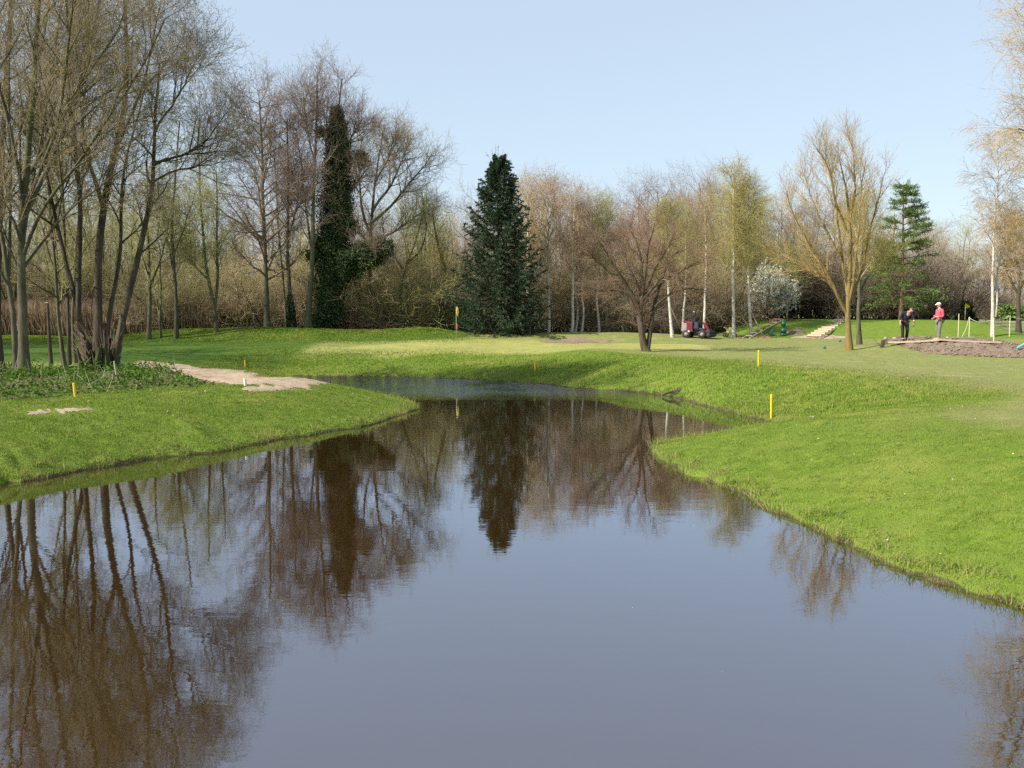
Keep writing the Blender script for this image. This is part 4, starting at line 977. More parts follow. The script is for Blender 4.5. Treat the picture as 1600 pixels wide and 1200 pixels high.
# front birches with clear white stems
def front_birch(px, pyb, ytop, lean_px, seed, label, w0=5.0, props=None):
    Y = at_ground(px, pyb)[1]
    pts = [(px, pyb), (px - lean_px * 0.6, pyb - 30), (px - lean_px, pyb - 75), (px - lean_px * 1.1, pyb - 150), (px - lean_px * 0.9, ytop)]
    return px_hero('birch_tree', seed, Y, [(pts, w0, 1.2)], label, B_BIRCH2, T_YOLIVE,
        [dict(src='limbs', m=40, t0=0.40, t1=1.0, ang=0.6, L=1.35, n=6, wander=0.10, up=0.04, r0=0.45, rt=0.006, k=4, shape=lambda t: 0.55 + 0.75 * np.sin(np.clip((t - .3) / .7, 0, 1) * pi)),
         dict(m=9, t0=0.15, t1=1.0, ang=0.55, L=0.85, n=5, wander=0.13, up=-0.02, rt=0.005, k=3),
         dict(m=8, t0=0.1, t1=1.0, ang=0.6, L=0.5, n=4, wander=0.16, up=-0.15, rt=0.004, k=3)], buds=L_OBUD, budn=1, budsize=0.045), Y
_, YB1 = front_birch(1051, 527, 330, 6, 161, 'leaning white-stemmed birch left of the red mower, steadied by a prop', 5.0)
_, YB2 = front_birch(1146, 527, 272, 0, 162, 'tallest white-stemmed birch, upright beside the yellow trolley', 5.5)
_, YB3 = front_birch(1174, 525, 300, 4, 163, 'white-stemmed birch with a slanting prop, beside the plank ramp', 5.0)
G_PROP = 'props steadying the birches'
m_wood = plain('weathered_timber', (0.36, 0.30, 0.22), 0.85, 0, 0.35, 14, 0.3)
m_paleW = plain('pale_new_timber', (0.46, 0.38, 0.24), 0.8, 0, 0.25, 14, 0.2)
def prop(px0, py0, px1, py1, Y, label):
    a = Acc(); p0, p1 = atY(px0, py0, Y), at_ground(px1, py1); caps_tube(a, p0, p1, 0.030, 0.035, 8)
    o = a.build('tree_prop', m_wood, origin=p1); o.location = tuple(p1); tag(o, label, 'prop', G_PROP); return o
prop(1046, 476, 1068, 524, YB1, 'thin pole propping the leaning birch beside the mower')
prop(1171, 481, 1193, 527, YB3, 'slanting grey pole propping the birch beside the plank ramp')

# ------------------------------------------------------------------ small materials
m_yel = plain('yellow_stake_paint', (0.80, 0.52, 0.015), 0.5, 0, 0.12, 20)
m_whitep = plain('white_post_paint', (0.72, 0.70, 0.64), 0.6, 0, 0.15, 20)
m_stick = plain('bleached_stick', (0.45, 0.40, 0.28), 0.8, 0, 0.3, 20)
m_green = plain('dark_green_enamel', (0.012, 0.09, 0.045), 0.4, 0, 0.3, 8)
m_teal = plain('teal_plastic', (0.02, 0.17, 0.17), 0.4, 0, 0.2, 8)
m_tealh = plain('light_teal_hose', (0.16, 0.40, 0.38), 0.45, 0, 0.2, 8)
m_red = plain('faded_red_paint', (0.15, 0.012, 0.015), 0.35, 0, 0.3, 5)
m_grey = plain('dusty_grey_panel', (0.26, 0.22, 0.20), 0.6, 0, 0.25, 6)
m_poled = 0
m_blk = plain('black_rubber', (0.018, 0.018, 0.02), 0.7, 0, 0.3, 10)
m_navy = plain('dark_blue_grey_metal', (0.022, 0.028, 0.045), 0.5, 0.2, 0.3, 8)
m_flagY = leafmat('yellow_flag_cloth', (0.80, 0.70, 0.04), (0.88, 0.78, 0.08), 0.35)
m_flagR = leafmat('red_flag_cloth', (0.75, 0.14, 0.07), (0.82, 0.20, 0.10), 0.35)
m_rope = plain('pale_rope', (0.70, 0.68, 0.50), 0.8, 0, 0.15, 20)
m_postY = plain('pale_yellow_post', (0.66, 0.66, 0.36), 0.6, 0, 0.15, 20)
m_trol = plain('pale_yellow_paint', (0.60, 0.54, 0.22), 0.5, 0, 0.2, 7)

G_ST = 'yellow hazard stakes round the pond'
def stake(px, pyb, pyt, r, label, m=m_yel, name='hazard_stake', cat='stake', group=G_ST, lean=0.0):
    p = at_ground(px, pyb); hh = float(atY(px, pyt, p[1])[2] - p[2]); a = Acc()
    d = np.array([lean * hh, 0, hh]); P = np.array([[0, 0, -0.12], [0, 0, -0.119], list(d * 0.965), list(d * 0.99), list(d)], float)
    tubes(a, P, np.array([1e-3, r, r, r * 0.75, 1e-3]), 12)
    o = a.build(name, m, smooth=False); o.location = tuple(p); tag(o, label, cat, group); return o
stake(1205, 653, 616, 0.032, 'largest yellow stake, nearest one on the grassy point at right', lean=-0.01)
stake(1185, 572, 547, 0.030, 'yellow stake on the lawn edge behind the grassy point')
stake(836, 579, 562, 0.030, 'yellow stake on the far bank below the putting green')
stake(383, 574, 563, 0.025, 'tiny yellow stake in the shaded far bank beyond the sandy path')
stake(118, 620, 598, 0.030, 'yellow stake among weeds on the left bank', lean=-0.10)
stake(384, 603, 591, 0.040, 'short white post on the sandy path end', m_whitep, 'marker_post', 'post', None, -0.12)
stake(183, 590, 564, 0.022, 'leaning bleached stick in the nettles by the ragged stump', m_stick, 'wooden_stick', 'stick', None, -0.16)
stake(22, 580, 555, 0.022, 'thin pale stake between the trunks at the left edge', m_stick, 'thin_stake', 'stake', None, 0.02)

# feeder post
p = gY(78, 36.5); t = empty('bird_feeder_post', tuple(p), 'dark post with one side arm and a pale cap among the left trees', 'post'); a = Acc()
hp = float(atY(78, 474, 36.5)[2] - p[2]); P = limb([[0.05, 0, -.1], [0.02, 0, hp * .4], [0, 0, hp]], 8); tubes(a, P, np.linspace(0.09, 0.045, 8), 8); a.build('pole', B_DARK, t)
a = Acc(); caps_tube(a, [0.02, 0, hp * .55], [-0.38, -0.02, hp * .56], 0.025); a.build('side_arm', B_DARK, t)
a = Acc(); box(a, (-0.02, 0, hp + 0.03), (0.12, 0.12, 0.035)); a.build('cap', m_stick, t, smooth=False)

# flagstick
def flagstick(px, pyb, pyt, r, label, flags, name='golf_flagstick'):
    p = at_ground(px, pyb) if pyb else None; t = empty(name, tuple(p), label, 'flagstick'); hh = float(atY(px, pyt, p[1])[2] - p[2])
    a = Acc(); caps_tube(a, [0, 0, -.1], [0, 0, hh], r, r * .8, 8); a.build('pole', m_stick, t)
    for nm, z0, z1, wd, m in flags:
        a = Acc(); g = []
        nx, nz = 9, 9
        for i in range(nx):
            for j in range(nz):
                u, v_ = i / (nx - 1), j / (nz - 1); zz = hh * z1 + (hh * z0 - hh * z1) * v_
                pull = wd * u * (1 - 0.35 * v_) ; drop = -0.25 * u * u * (hh * (z1 - z0))
                g.append([r + pull * 0.75, 0.035 * sin(u * 9 + v_ * 4) + 0.2 * pull, zz + drop + 0.02 * sin(u * 7)])
        g = np.array(g); f = [[i * nz + j, (i + 1) * nz + j, (i + 1) * nz + j + 1, i * nz + j + 1] for i in range(nx - 1) for j in range(nz - 1)]
        a.add(g, f); a.add(g + np.array([0, 0.008, 0]), [q[::-1] for q in f]); a.build(nm, m, t)
    return t
flagstick(713, 537, 479, 0.013, 'golf flagstick with a yellow flag above a red pennant on the putting green', [('flag', 0.78, 0.99, 0.18, m_flagY), ('pennant', 0.42, 0.54, 0.15, m_flagR)])
p = gY(1507, 74.0)
def far_flag():
    t = empty('distant_flagstick', tuple(p), 'distant flagstick with a small yellow flag before the dark conifer', 'flagstick'); hh = float(atY(1507, 474, 74)[2] - p[2])
    a = Acc(); caps_tube(a, [0, 0, -.1], [0, 0, hh], 0.02, k=6); a.build('pole', m_postY, t)
    a = Acc(); a.add([[0.02, 0, hh], [0.32, .05, hh - .16], [0.40, 0.08, hh - .30], [0.02, 0, hh - .36], [0.02, .01, hh], [0.32, .06, hh - .16], [0.40, 0.09, hh - .30], [0.02, 0.01, hh - .36]], [[0, 1, 2, 3], [7, 6, 5, 4]]); a.build('flag', m_flagY, t)
far_flag()

# roped posts
G_RP = 'roped posts round the dug ground'; tops = []
for px, pyb, pyt, lab in ((1497, 527, 490, 'leftmost pale post by the dug ground, bare of rope'), (1514, 527, 495, 'pale post where the rope hangs down in a loop'), (1553, 537, 497, 'nearest pale roped post, leaning by the plank end'), (1577, 526, 493, 'rightmost pale roped post in front of the golden tree')):
    o = stake(px, pyb, pyt, 0.022, lab, m_postY, 'rope_post', 'post', G_RP, -0.05 if px == 1553 else 0); tops.append((px, at_ground(px, pyb)[1], pyt + 1))
tp = [atY(px, py, Y) for px, Y, py in tops]
def rope(a, b, sag, n=14):
    return np.array([a + (b - a) * s + np.array([0, 0, -sag * 4 * s * (1 - s)]) for s in np.linspace(0, 1, n)])
a = Acc()
for A_, B_, sg in ((tp[1], tp[2], 0.22), (tp[2], tp[3], 0.10), (tp[3], tp[3] + np.array([2.5, 1.0, 0.0]), 0.2)):
    P = rope(A_, B_, sg); tubes(a, P, np.full(len(P), 0.012), 6)
q = tp[1]; g0 = at_ground(1503, 527); P = limb([q, q + np.array([-.10, 0, -.5]), (q * .35 + g0 * .65) + np.array([0.05, 0, -.05]), g0 + np.array([0, 0, .02])], 12); tubes(a, P, np.full(12, 0.012), 6)
tag(a.build('boundary_rope', m_rope), 'pale rope sagging between the posts by the dug ground', 'rope')
p = gY(1640, tp[3][1] + 1.0)

# planks on the dug ground
def plank(p0, p1, wdt, th, label, m, group, lift=0.10):
    p0, p1 = np.array(p0), np.array(p1); p0[2] += lift; p1[2] += lift; c = (p0 + p1) / 2; d = p1 - p0; L = float(np.linalg.norm(d)); a = Acc(); n = 10
    # slightly sagging, end-split board
    for i in range(n):
        s0, s1 = i / n - .5, (i + 1) / n - .5; z0, z1 = -0.03 * (1 - (2 * s0) ** 2), -0.03 * (1 - (2 * s1) ** 2)
        v = [[s * L, y, z + zz] for s, zz in ((s0, z0), (s1, z1)) for y in (-wdt / 2, wdt / 2) for z in (-th / 2, th / 2)]
        f = [[0, 4, 5, 1], [2, 3, 7, 6], [0, 2, 6, 4], [1, 5, 7, 3]] + ([[0, 1, 3, 2]] if i == 0 else []) + ([[4, 6, 7, 5]] if i == n - 1 else [])
        a.add(v, f)
    o = a.build('timber_plank', m, smooth=False); o.location = tuple(c); o.rotation_euler = (0, -math.asin(d[2] / L), math.atan2(d[1], d[0])); tag(o, label, 'plank', group); return o
G_PL = 'planks laid over the dug ground'
A = at_ground
plank(A(1388, 540), A(1471, 536), 0.34, 0.07, 'pale plank under the golfers, left half of the walkway', m_paleW, G_PL, 0.16)
plank(A(1468, 536), A(1565, 540.5), 0.36, 0.07, 'grey plank forming the right half of the walkway', m_wood, G_PL, 0.17)
plank(A(1397, 531), A(1446, 530), 0.22, 0.08, 'pale timber edging behind the dark-clad golfer', m_paleW, G_PL, 0.12)
plank(A(1480, 530), A(1522, 530), 0.22, 0.08, 'pale timber edging behind the golfer in red', m_paleW, G_PL, 0.12)

# small post with grey lump left of golfers
p = A(1379, 543); t = empty('leaning_post', tuple(p), 'short dark leaning post with a grey knob left of the golfers', 'post')
a = Acc(); box(a, (0, 0, 0.14), (0.16, 0.14, 0.42), ry=0.2); a.build('stub', B_DARK, t, smooth=False, bevel=0.01)
a = Acc(); ellipsoid(a, (0.14, 0.02, 0.42), (0.10, 0.09, 0.09)); a.build('knob', m_grey, t)
a = Acc(); caps_tube(a, [-0.05, 0, 0.0], [-0.42, 0.0, 0.40], 0.010, k=6); a.build('wire', m_navy, t)

# hose
a = Acc(); h0 = A(1590, 548); ph = [h0 + np.array([sin(s) * 0 + 0.95 * s - 0.05, 0.1 * s, 0.10 + 0.34 * sin(s * 1.55)]) for s in np.linspace(0, 1.9, 22)]
tubes(a, np.array(ph), np.full(22, 0.055), 10); tag(a.build('drain_hose', m_tealh), 'light teal hose arching out of the dug earth at right edge', 'hose')

# ball washer, tee box, markers
p = A(1224, 523.5); t = empty('ball_washer', tuple(p), 'dark green ball washer on a stout base beside the earth heap', 'ball washer')
a = Acc(); caps_tube(a, [0, 0, -.05], [0, 0, .12], .26, .24, 14); a.build('base', m_green, t)
a = Acc(); caps_tube(a, [0, 0, .11], [0, 0, .46], .19, .17, 14); caps_tube(a, [0, 0, .24], [0, 0, .27], .205, .205, 14); a.build('lower_drum', m_green, t)
a = Acc(); caps_tube(a, [0, 0, .45], [0, 0, .60], .09, .09, 12); caps_tube(a, [0, 0, .59], [0, 0, .90], .15, .15, 12); ellipsoid(a, (0, 0, .91), (.15, .15, .06)); a.build('upper_drum', m_green, t)
p = A(1206, 524); t = empty('tee_box_marker', tuple(p), 'small teal box on a foot between plank ramp and ball washer', 'box')
a = Acc(); box(a, (0, 0, .17), (.18, .14, .26)); a.build('case', m_teal, t, smooth=False, bevel=.02); a = Acc(); box(a, (0, 0, .02), (.30, .22, .05)); a.build('foot', m_blk, t, smooth=False)
for px, py, lab in ((1288, 545, 'tiny teal marker on the lawn, nearer one'), (1312, 534, 'tiny teal marker left of the golden willow trunk')):
    p = A(px, py); t = empty('tee_marker', tuple(p), lab, 'marker', 'teal markers on the lawn'); a = Acc(); ellipsoid(a, (0, 0, .07), (.085, .085, .075)); a.build('ball', m_teal, t); a = Acc(); caps_tube(a, [0, 0, -.05], [0, 0, .03], .02); a.build('spike', m_navy, t)

# earth heaps
def heap(p, rx, ry, hh, seed, label, m):
    a = Acc(); n, k = 26, 12; th = np.arange(n) / n * 2 * pi; rr = np.linspace(0, 1, k); T_, R_ = np.meshgrid(th, rr)
    X = p[0] + R_ * np.cos(T_) * rx; Y = p[1] + R_ * np.sin(T_) * ry; rs = np.random.RandomState(seed)
    Z = H(X, Y) - 0.03 + hh * (1 - R_ ** 1.6) * (0.8 + 0.35 * lownoise(X, Y, 0.45, seed)) + rs.rand(*X.shape) * 0.05 * hh * 2
    i = np.arange(k - 1)[:, None] * n; j = np.arange(n)[None]; j2 = (j + 1) % n
    a.add(np.stack([X - p[0], Y - p[1], Z - p[2]], -1).reshape(-1, 3), np.stack([i + j, i + n + j, i + n + j2, i + j2], -1).reshape(-1, 4)[:, ::-1])
    o = a.build('earth_heap', m, smooth=False); o.location = tuple(p); tag(o, label, 'earth heap', 'heaps of dug earth'); return o
m_rdirt = earth('red_brown_earth', (0.26, 0.12, 0.06), (0.38, 0.21, 0.13), (0.18, 0.09, 0.05))
heap(A(1243, 520), 0.75, 0.5, 0.32, 61, 'brown earth heap just right of the ball washer', m_dirt)
heap(gY(1213, 66.6), 0.7, 0.5, 0.28, 62, 'reddish earth heap at the top of the plank ramp', m_rdirt)
heap(gY(1190, 62.3), 0.8, 0.35, 0.14, 63, 'low strip of reddish earth under the plank ramp', m_rdirt)
heap(gY(1156, 62.0), 0.5, 0.35, 0.14, 64, 'small spill of reddish earth beside the tallest birch', m_rdirt)

# plank ramp and timber steps
def ladder(pa, pb, wid, nr, name, label, cat, m, railw=0.09, treadw=0.12, treadn='rung'):
    t = empty(name, tuple(pa), label, cat); d = pb - pa; L = np.linalg.norm(d); u = d / L; side = nrm(np.cross(u, [0, 0, 1.0])); upv = np.cross(side, u)
    for s in (-1, 1):
        a = Acc(); P = np.array([side * s * wid / 2 + u * q * L + upv * 0.06 for q in (0, 0.001, .999, 1)]); tubes(a, P, np.array([.001, railw / 2, railw / 2, .001]), 4); a.build('rail', m, t, smooth=False)
    for i in range(nr):
        q = (i + .5) / nr; c = u * q * L + upv * 0.10; a = Acc()
        P = np.array([c - side * wid / 2, c - side * wid * .499, c + side * wid * .499, c + side * wid / 2]); tubes(a, P, np.array([.001, treadw / 2, treadw / 2, .001]), 4); a.build(treadn, m, t, smooth=False)
    return t
ladder(gY(1166, 61.2), gY(1219, 66.8) + np.array([0, 0, .08]), 0.45, 7, 'plank_ramp', 'pale narrow plank ramp with two rails up the tee bank by the birches', 'ramp', m_paleW, 0.10, 0.06)
ladder(gY(1270, 61.8), gY(1316, 67.2) + np.array([0, 0, .05]), 0.9, 9, 'timber_steps', 'pale timber-edged steps climbing the tee bank behind the golden willow', 'steps', m_paleW, 0.12, 0.22, 'tread')

# ------------------------------------------------------------------ mower
def wheel(parent, c, r, w_, name='wheel'):
    a = Acc(); ax = np.array([0, 1.0, 0]); c = np.array(c, float)
    P = np.array([c - ax * w_ / 2, c - ax * w_ * .49, c - ax * w_ * .3, c + ax * w_ * .3, c + ax * w_ * .49, c + ax * w_ / 2]); tubes(a, P, np.array([r * .5, r * .88, r, r, r * .88, r * .5]), 20); o = a.build(name, m_blk, parent)
    b_ = Acc(); caps_tube(b_, c - ax * w_ * .46, c + ax * w_ * .46, r * .48, k=14); h_ = b_.build('hub', m_grey, o)
p = A(1089, 528); t = empty('ride_on_mower', tuple(p), 'red and dark ride-on mower with a roll bar parked by the birches', 'mower'); t.rotation_euler = (0, 0, RAD(-24)); t.scale = (.90, .90, .90)
a = Acc(); box(a, (-0.80, 0, .74), (.42, .95, .56), taper=(.9, .9)); box(a, (-0.98, 0, .70), (.10, .7, .40)); a.build('rear_housing', m_grey, t, smooth=False, bevel=.05)
a = Acc(); box(a, (-0.40, 0, .76), (.46, 1.0, .66), taper=(.85, .88)); ellipsoid(a, (-0.55, 0, 1.05), (.38, .42, .14)); a.build('engine_hood', m_red, t, bevel=.04, smooth=False)
a = Acc(); box(a, (0.02, 0, .48), (1.9, .55, .22)); box(a, (0.28, 0, .62), (.75, .8, .14)); box(a, (.02, 0, .86), (.36, .9, .44), taper=(.8, .9)); a.build('chassis', m_navy, t, smooth=False, bevel=.03)
a = Acc(); box(a, (.10, 0, .86), (.48, .5, .14)); box(a, (-.12, 0, 1.10), (.14, .5, .42), ry=-.2); a.build('seat', m_blk, t, smooth=False, bevel=.05)
a = Acc(); box(a, (.62, 0, .82), (.30, .42, .62), ry=-.35, taper=(.7, .8)); a.build('console', m_red, t, smooth=False, bevel=.04)
a = Acc(); th = np.linspace(0, 2 * pi, 17); P = np.array([[.50 + cos(q) * .07, sin(q) * .19, 1.14 + cos(q) * .16] for q in th]); tubes(a, P, np.full(17, .018), 6); caps_tube(a, [.5, 0, 1.13], [.62, 0, .95], .02); a.build('steering_wheel', m_blk, t)
a = Acc(); q_ = [[-.22, -.48, .60], [-.22, -.48, 1.2], [-.22, -.46, 1.66], [-.22, -.38, 1.76], [-.22, .38, 1.76], [-.22, .46, 1.66], [-.22, .48, 1.2], [-.22, .48, .6]]; P = resample(np.array(q_), 40); tubes(a, P, np.full(40, .030), 8); a.build('roll_bar', m_navy, t)
a = Acc(); box(a, (-.22, -.05, 1.81), (.10, .20, .06)); a.build('beacon', m_whitep, t, smooth=False, bevel=.01)
for y in (-.52, .52): wheel(t, (-.62, y, .27), .29, .24)
for y in (-.58, .58): wheel(t, (.50, y, .27), .29, .26)
for y in (-.62, 0, .62):
    a = Acc(); caps_tube(a, [1.0, y - .28, .22], [1.0, y + .28, .22], .17, k=16); box(a, (1.0, y, .40), (.34, .58, .05)); o = a.build('cutting_reel', m_blk, t)
    b_ = Acc(); caps_tube(b_, [.62, y * .7, .50], [1.0, y, .30], .035); b_.build('lift_arm', m_red, t)
a = Acc(); box(a, (.84, -.3, .47), (.26, .55, .12)); a.build('reel_guard', m_red, t, smooth=False, bevel=.02)
a = Acc(); caps_tube(a, [-.42, -.62, .40], [-.42, -.62, .52], .075, k=12); a.build('oil_can', m_whitep, t)

# yellow trolley
p = A(1141, 526.5); t = empty('work_trolley', tuple(p), 'pale yellow wheeled trolley standing behind the tallest birch', 'trolley'); t.rotation_euler = (0, 0, .2)
a = Acc(); box(a, (.05, 0, .38), (.50, .40, .24)); box(a, (.08, 0, .56), (.30, .30, .14)); box(a, (.22, 0, .30), (.26, .36, .26)); a.build('body', m_trol, t, smooth=False, bevel=.03)
a = Acc(); P = limb([[-.18, -.14, .5], [-.32, -.14, .62], [-.42, -.14, .63]], 8); tubes(a, P, np.full(8, .018), 6); P = P.copy(); P[:, 1] += .28; tubes(a, P, np.full(8, .018), 6); caps_tube(a, [-.42, -.14, .63], [-.42, .14, .63], .018); a.build('handle', m_trol, t)
for x, y in ((-.32, -.2), (-.32, .2), (.25, -.22), (.25, .22)): wheel(t, (x, y, .12), .12, .06)
a = Acc(); caps_tube(a, [-.32, -.2, .12], [-.10, -.2, .34], .014); caps_tube(a, [-.32, .2, .12], [-.10, .2, .34], .014); a.build('strut', m_navy, t)

# log at the water's edge
def branchy(name, base, segs, m, label, cat, sides=7):
    a = Acc()
    for pts, r0, r1 in segs:
        P = limb(np.array(pts) , 9, 0.012, np.random.RandomState(len(a.v) + 3)); tubes(a, P, np.linspace(r0, r1, 9), sides)
    o = a.build(name, m); o.location = tuple(base); tag(o, label, cat); return o
p = A(1053, 616.5)
branchy('driftwood_log', p, [([[-.42, 0, -.02], [-.1, 0, .10], [.30, .03, .17]], .035, .05), ([[-.1, 0, .08], [.12, -.06, .02], [.26, -.1, -.08]], .035, .02), ([[.0, 0, .09], [.18, .05, .22], [.24, .05, .25]], .03, .012), ([[.05, -.02, .03], [.22, 0, .06], [.33, 0, .03]], .07, .06)], B_DARK, 'dark broken log half in the water at the far bank', 'log')
# fallen tree beside the ivy
segs = []; rs = np.random.RandomState(17); fb = gY(545, 63.5)
segs.append(([[-.3, 0, 1.0], [1.6, 0, .75], [3.2, .1, .35], [4.4, .2, .15]], .12, .05)); segs.append(([[-.4, .3, 1.5], [.9, .2, 1.0], [2.2, .1, .1]], .09, .04))
for i in range(34):
    x0 = -.6 + rs.rand() * 3.6; d = np.array([rs.normal() * .8 + .3, rs.normal() * .5, .1 + rs.rand() * .8]); b0 = np.array([x0, rs.normal() * .4, rs.rand() * .8])
    segs.append(([b0, b0 + d * .5 + rs.normal(size=3) * .15, b0 + d], .045 * (.5 + rs.rand()), .012))
branchy('fallen_tree', fb, segs, B_FALLEN, 'reddish fallen tree with tangled broken limbs right of the ivy column', 'fallen tree', 6)
segs = []; fb = gY(395, 64.0)
for i in range(22):
    x0 = -2.2 + rs.rand() * 3.4; d = np.array([rs.normal() * .9 + .5, rs.normal() * .4, .2 + rs.rand() * .7]); b0 = np.array([x0, rs.normal() * .4, rs.rand() * .9]); segs.append(([b0, b0 + d * .5 + np.array([0, 0, .25]), b0 + d + np.array([0, 0, -.1])], .05, .012))
branchy('fallen_branches', fb, segs, B_DARK, 'dark arching fallen branches left of the straight alder foot', 'fallen tree', 6)

# far hedge and far green trees
def hedge(px0, px1, Y, hh, label):
    rng = np.random.RandomState(71); a = Acc(); n = 9000; xa, xb = gY(px0, Y)[0], gY(px1, Y)[0]; x = xa + (xb - xa) * rng.rand(n); zz = h1((xa + xb) / 2, Y)
    c = np.stack([x, Y + rng.normal(size=n) * .7, zz + hh * rng.rand(n) ** .7 * (0.9 + .1 * np.sin(x * 1.3))], 1); leaves(a, rng, c, .35, .8); o = a.build('clipped_hedge', L_PINE, smooth=False, origin=(xa, Y, zz)); o.location = (xa, Y, zz); tag(o, label, 'hedge')
hedge(1562, 1700, 135.0, 2.2, 'green clipped hedge far off across the fairway at right')

# ------------------------------------------------------------------ people
m_skin = plain('skin', (0.60, 0.34, 0.25), 0.55, 0, 0.08, 20)
m_jump = plain('dark_navy_jumper', (0.014, 0.018, 0.035), 0.9, 0, 0.25, 14)
m_trou = plain('black_brown_trousers', (0.022, 0.017, 0.018), 0.9, 0, 0.25, 14)
m_redj = plain('rose_red_jumper', (0.66, 0.085, 0.14), 0.85, 0, 0.12, 14)
m_gtr = plain('grey_green_trousers', (0.17, 0.165, 0.125), 0.85, 0, 0.2, 14)
m_capw = plain('off_white_cap', (0.72, 0.68, 0.60), 0.8, 0, 0.06, 14)
m_shoe = plain('pale_shoe', (0.40, 0.38, 0.34), 0.6, 0, 0.3, 14)
m_hair = plain('grey_hair', (0.35, 0.32, 0.29), 0.9, 0, 0.2, 30)
def skin_mesh(name, nodes, edges, m, parent, sub=2, extra=None):
    me = D.meshes.new(name + '_cage'); me.from_pydata([tuple(n[:3]) for n in nodes], edges, []); o = D.objects.new(name + '_cage', me); COL.objects.link(o)
    md = o.modifiers.new('s', 'SKIN'); md.use_smooth_shade = True; md.branch_smoothing = 0.3
    for i, n in enumerate(nodes):
        me.skin_vertices[0].data[i].radius = (n[3], n[4] if len(n) > 4 else n[3])
    me.skin_vertices[0].data[0].use_root = True
    sb_ = o.modifiers.new('u', 'SUBSURF'); sb_.levels = sub; sb_.render_levels = sub
    dg = bpy.context.evaluated_depsgraph_get(); ev = o.evaluated_get(dg); m2 = D.meshes.new_from_object(ev); D.objects.remove(o)
    V = np.zeros(len(m2.vertices) * 3, np.float32); m2.vertices.foreach_get('co', V); a = Acc(); fs = defaultdict(list)
    for pl in m2.polygons: fs[len(pl.vertices)].append(list(pl.vertices))
    base_n = len(V) // 3
    a.add(V.reshape(-1, 3), fs[4] if fs[4] else np.zeros((0, 4), int))
    if fs[3]: a.f.append((np.array(fs[3]), 0))
    if extra: extra(a)
    D.meshes.remove(m2)
    return a.build(name, m, parent)
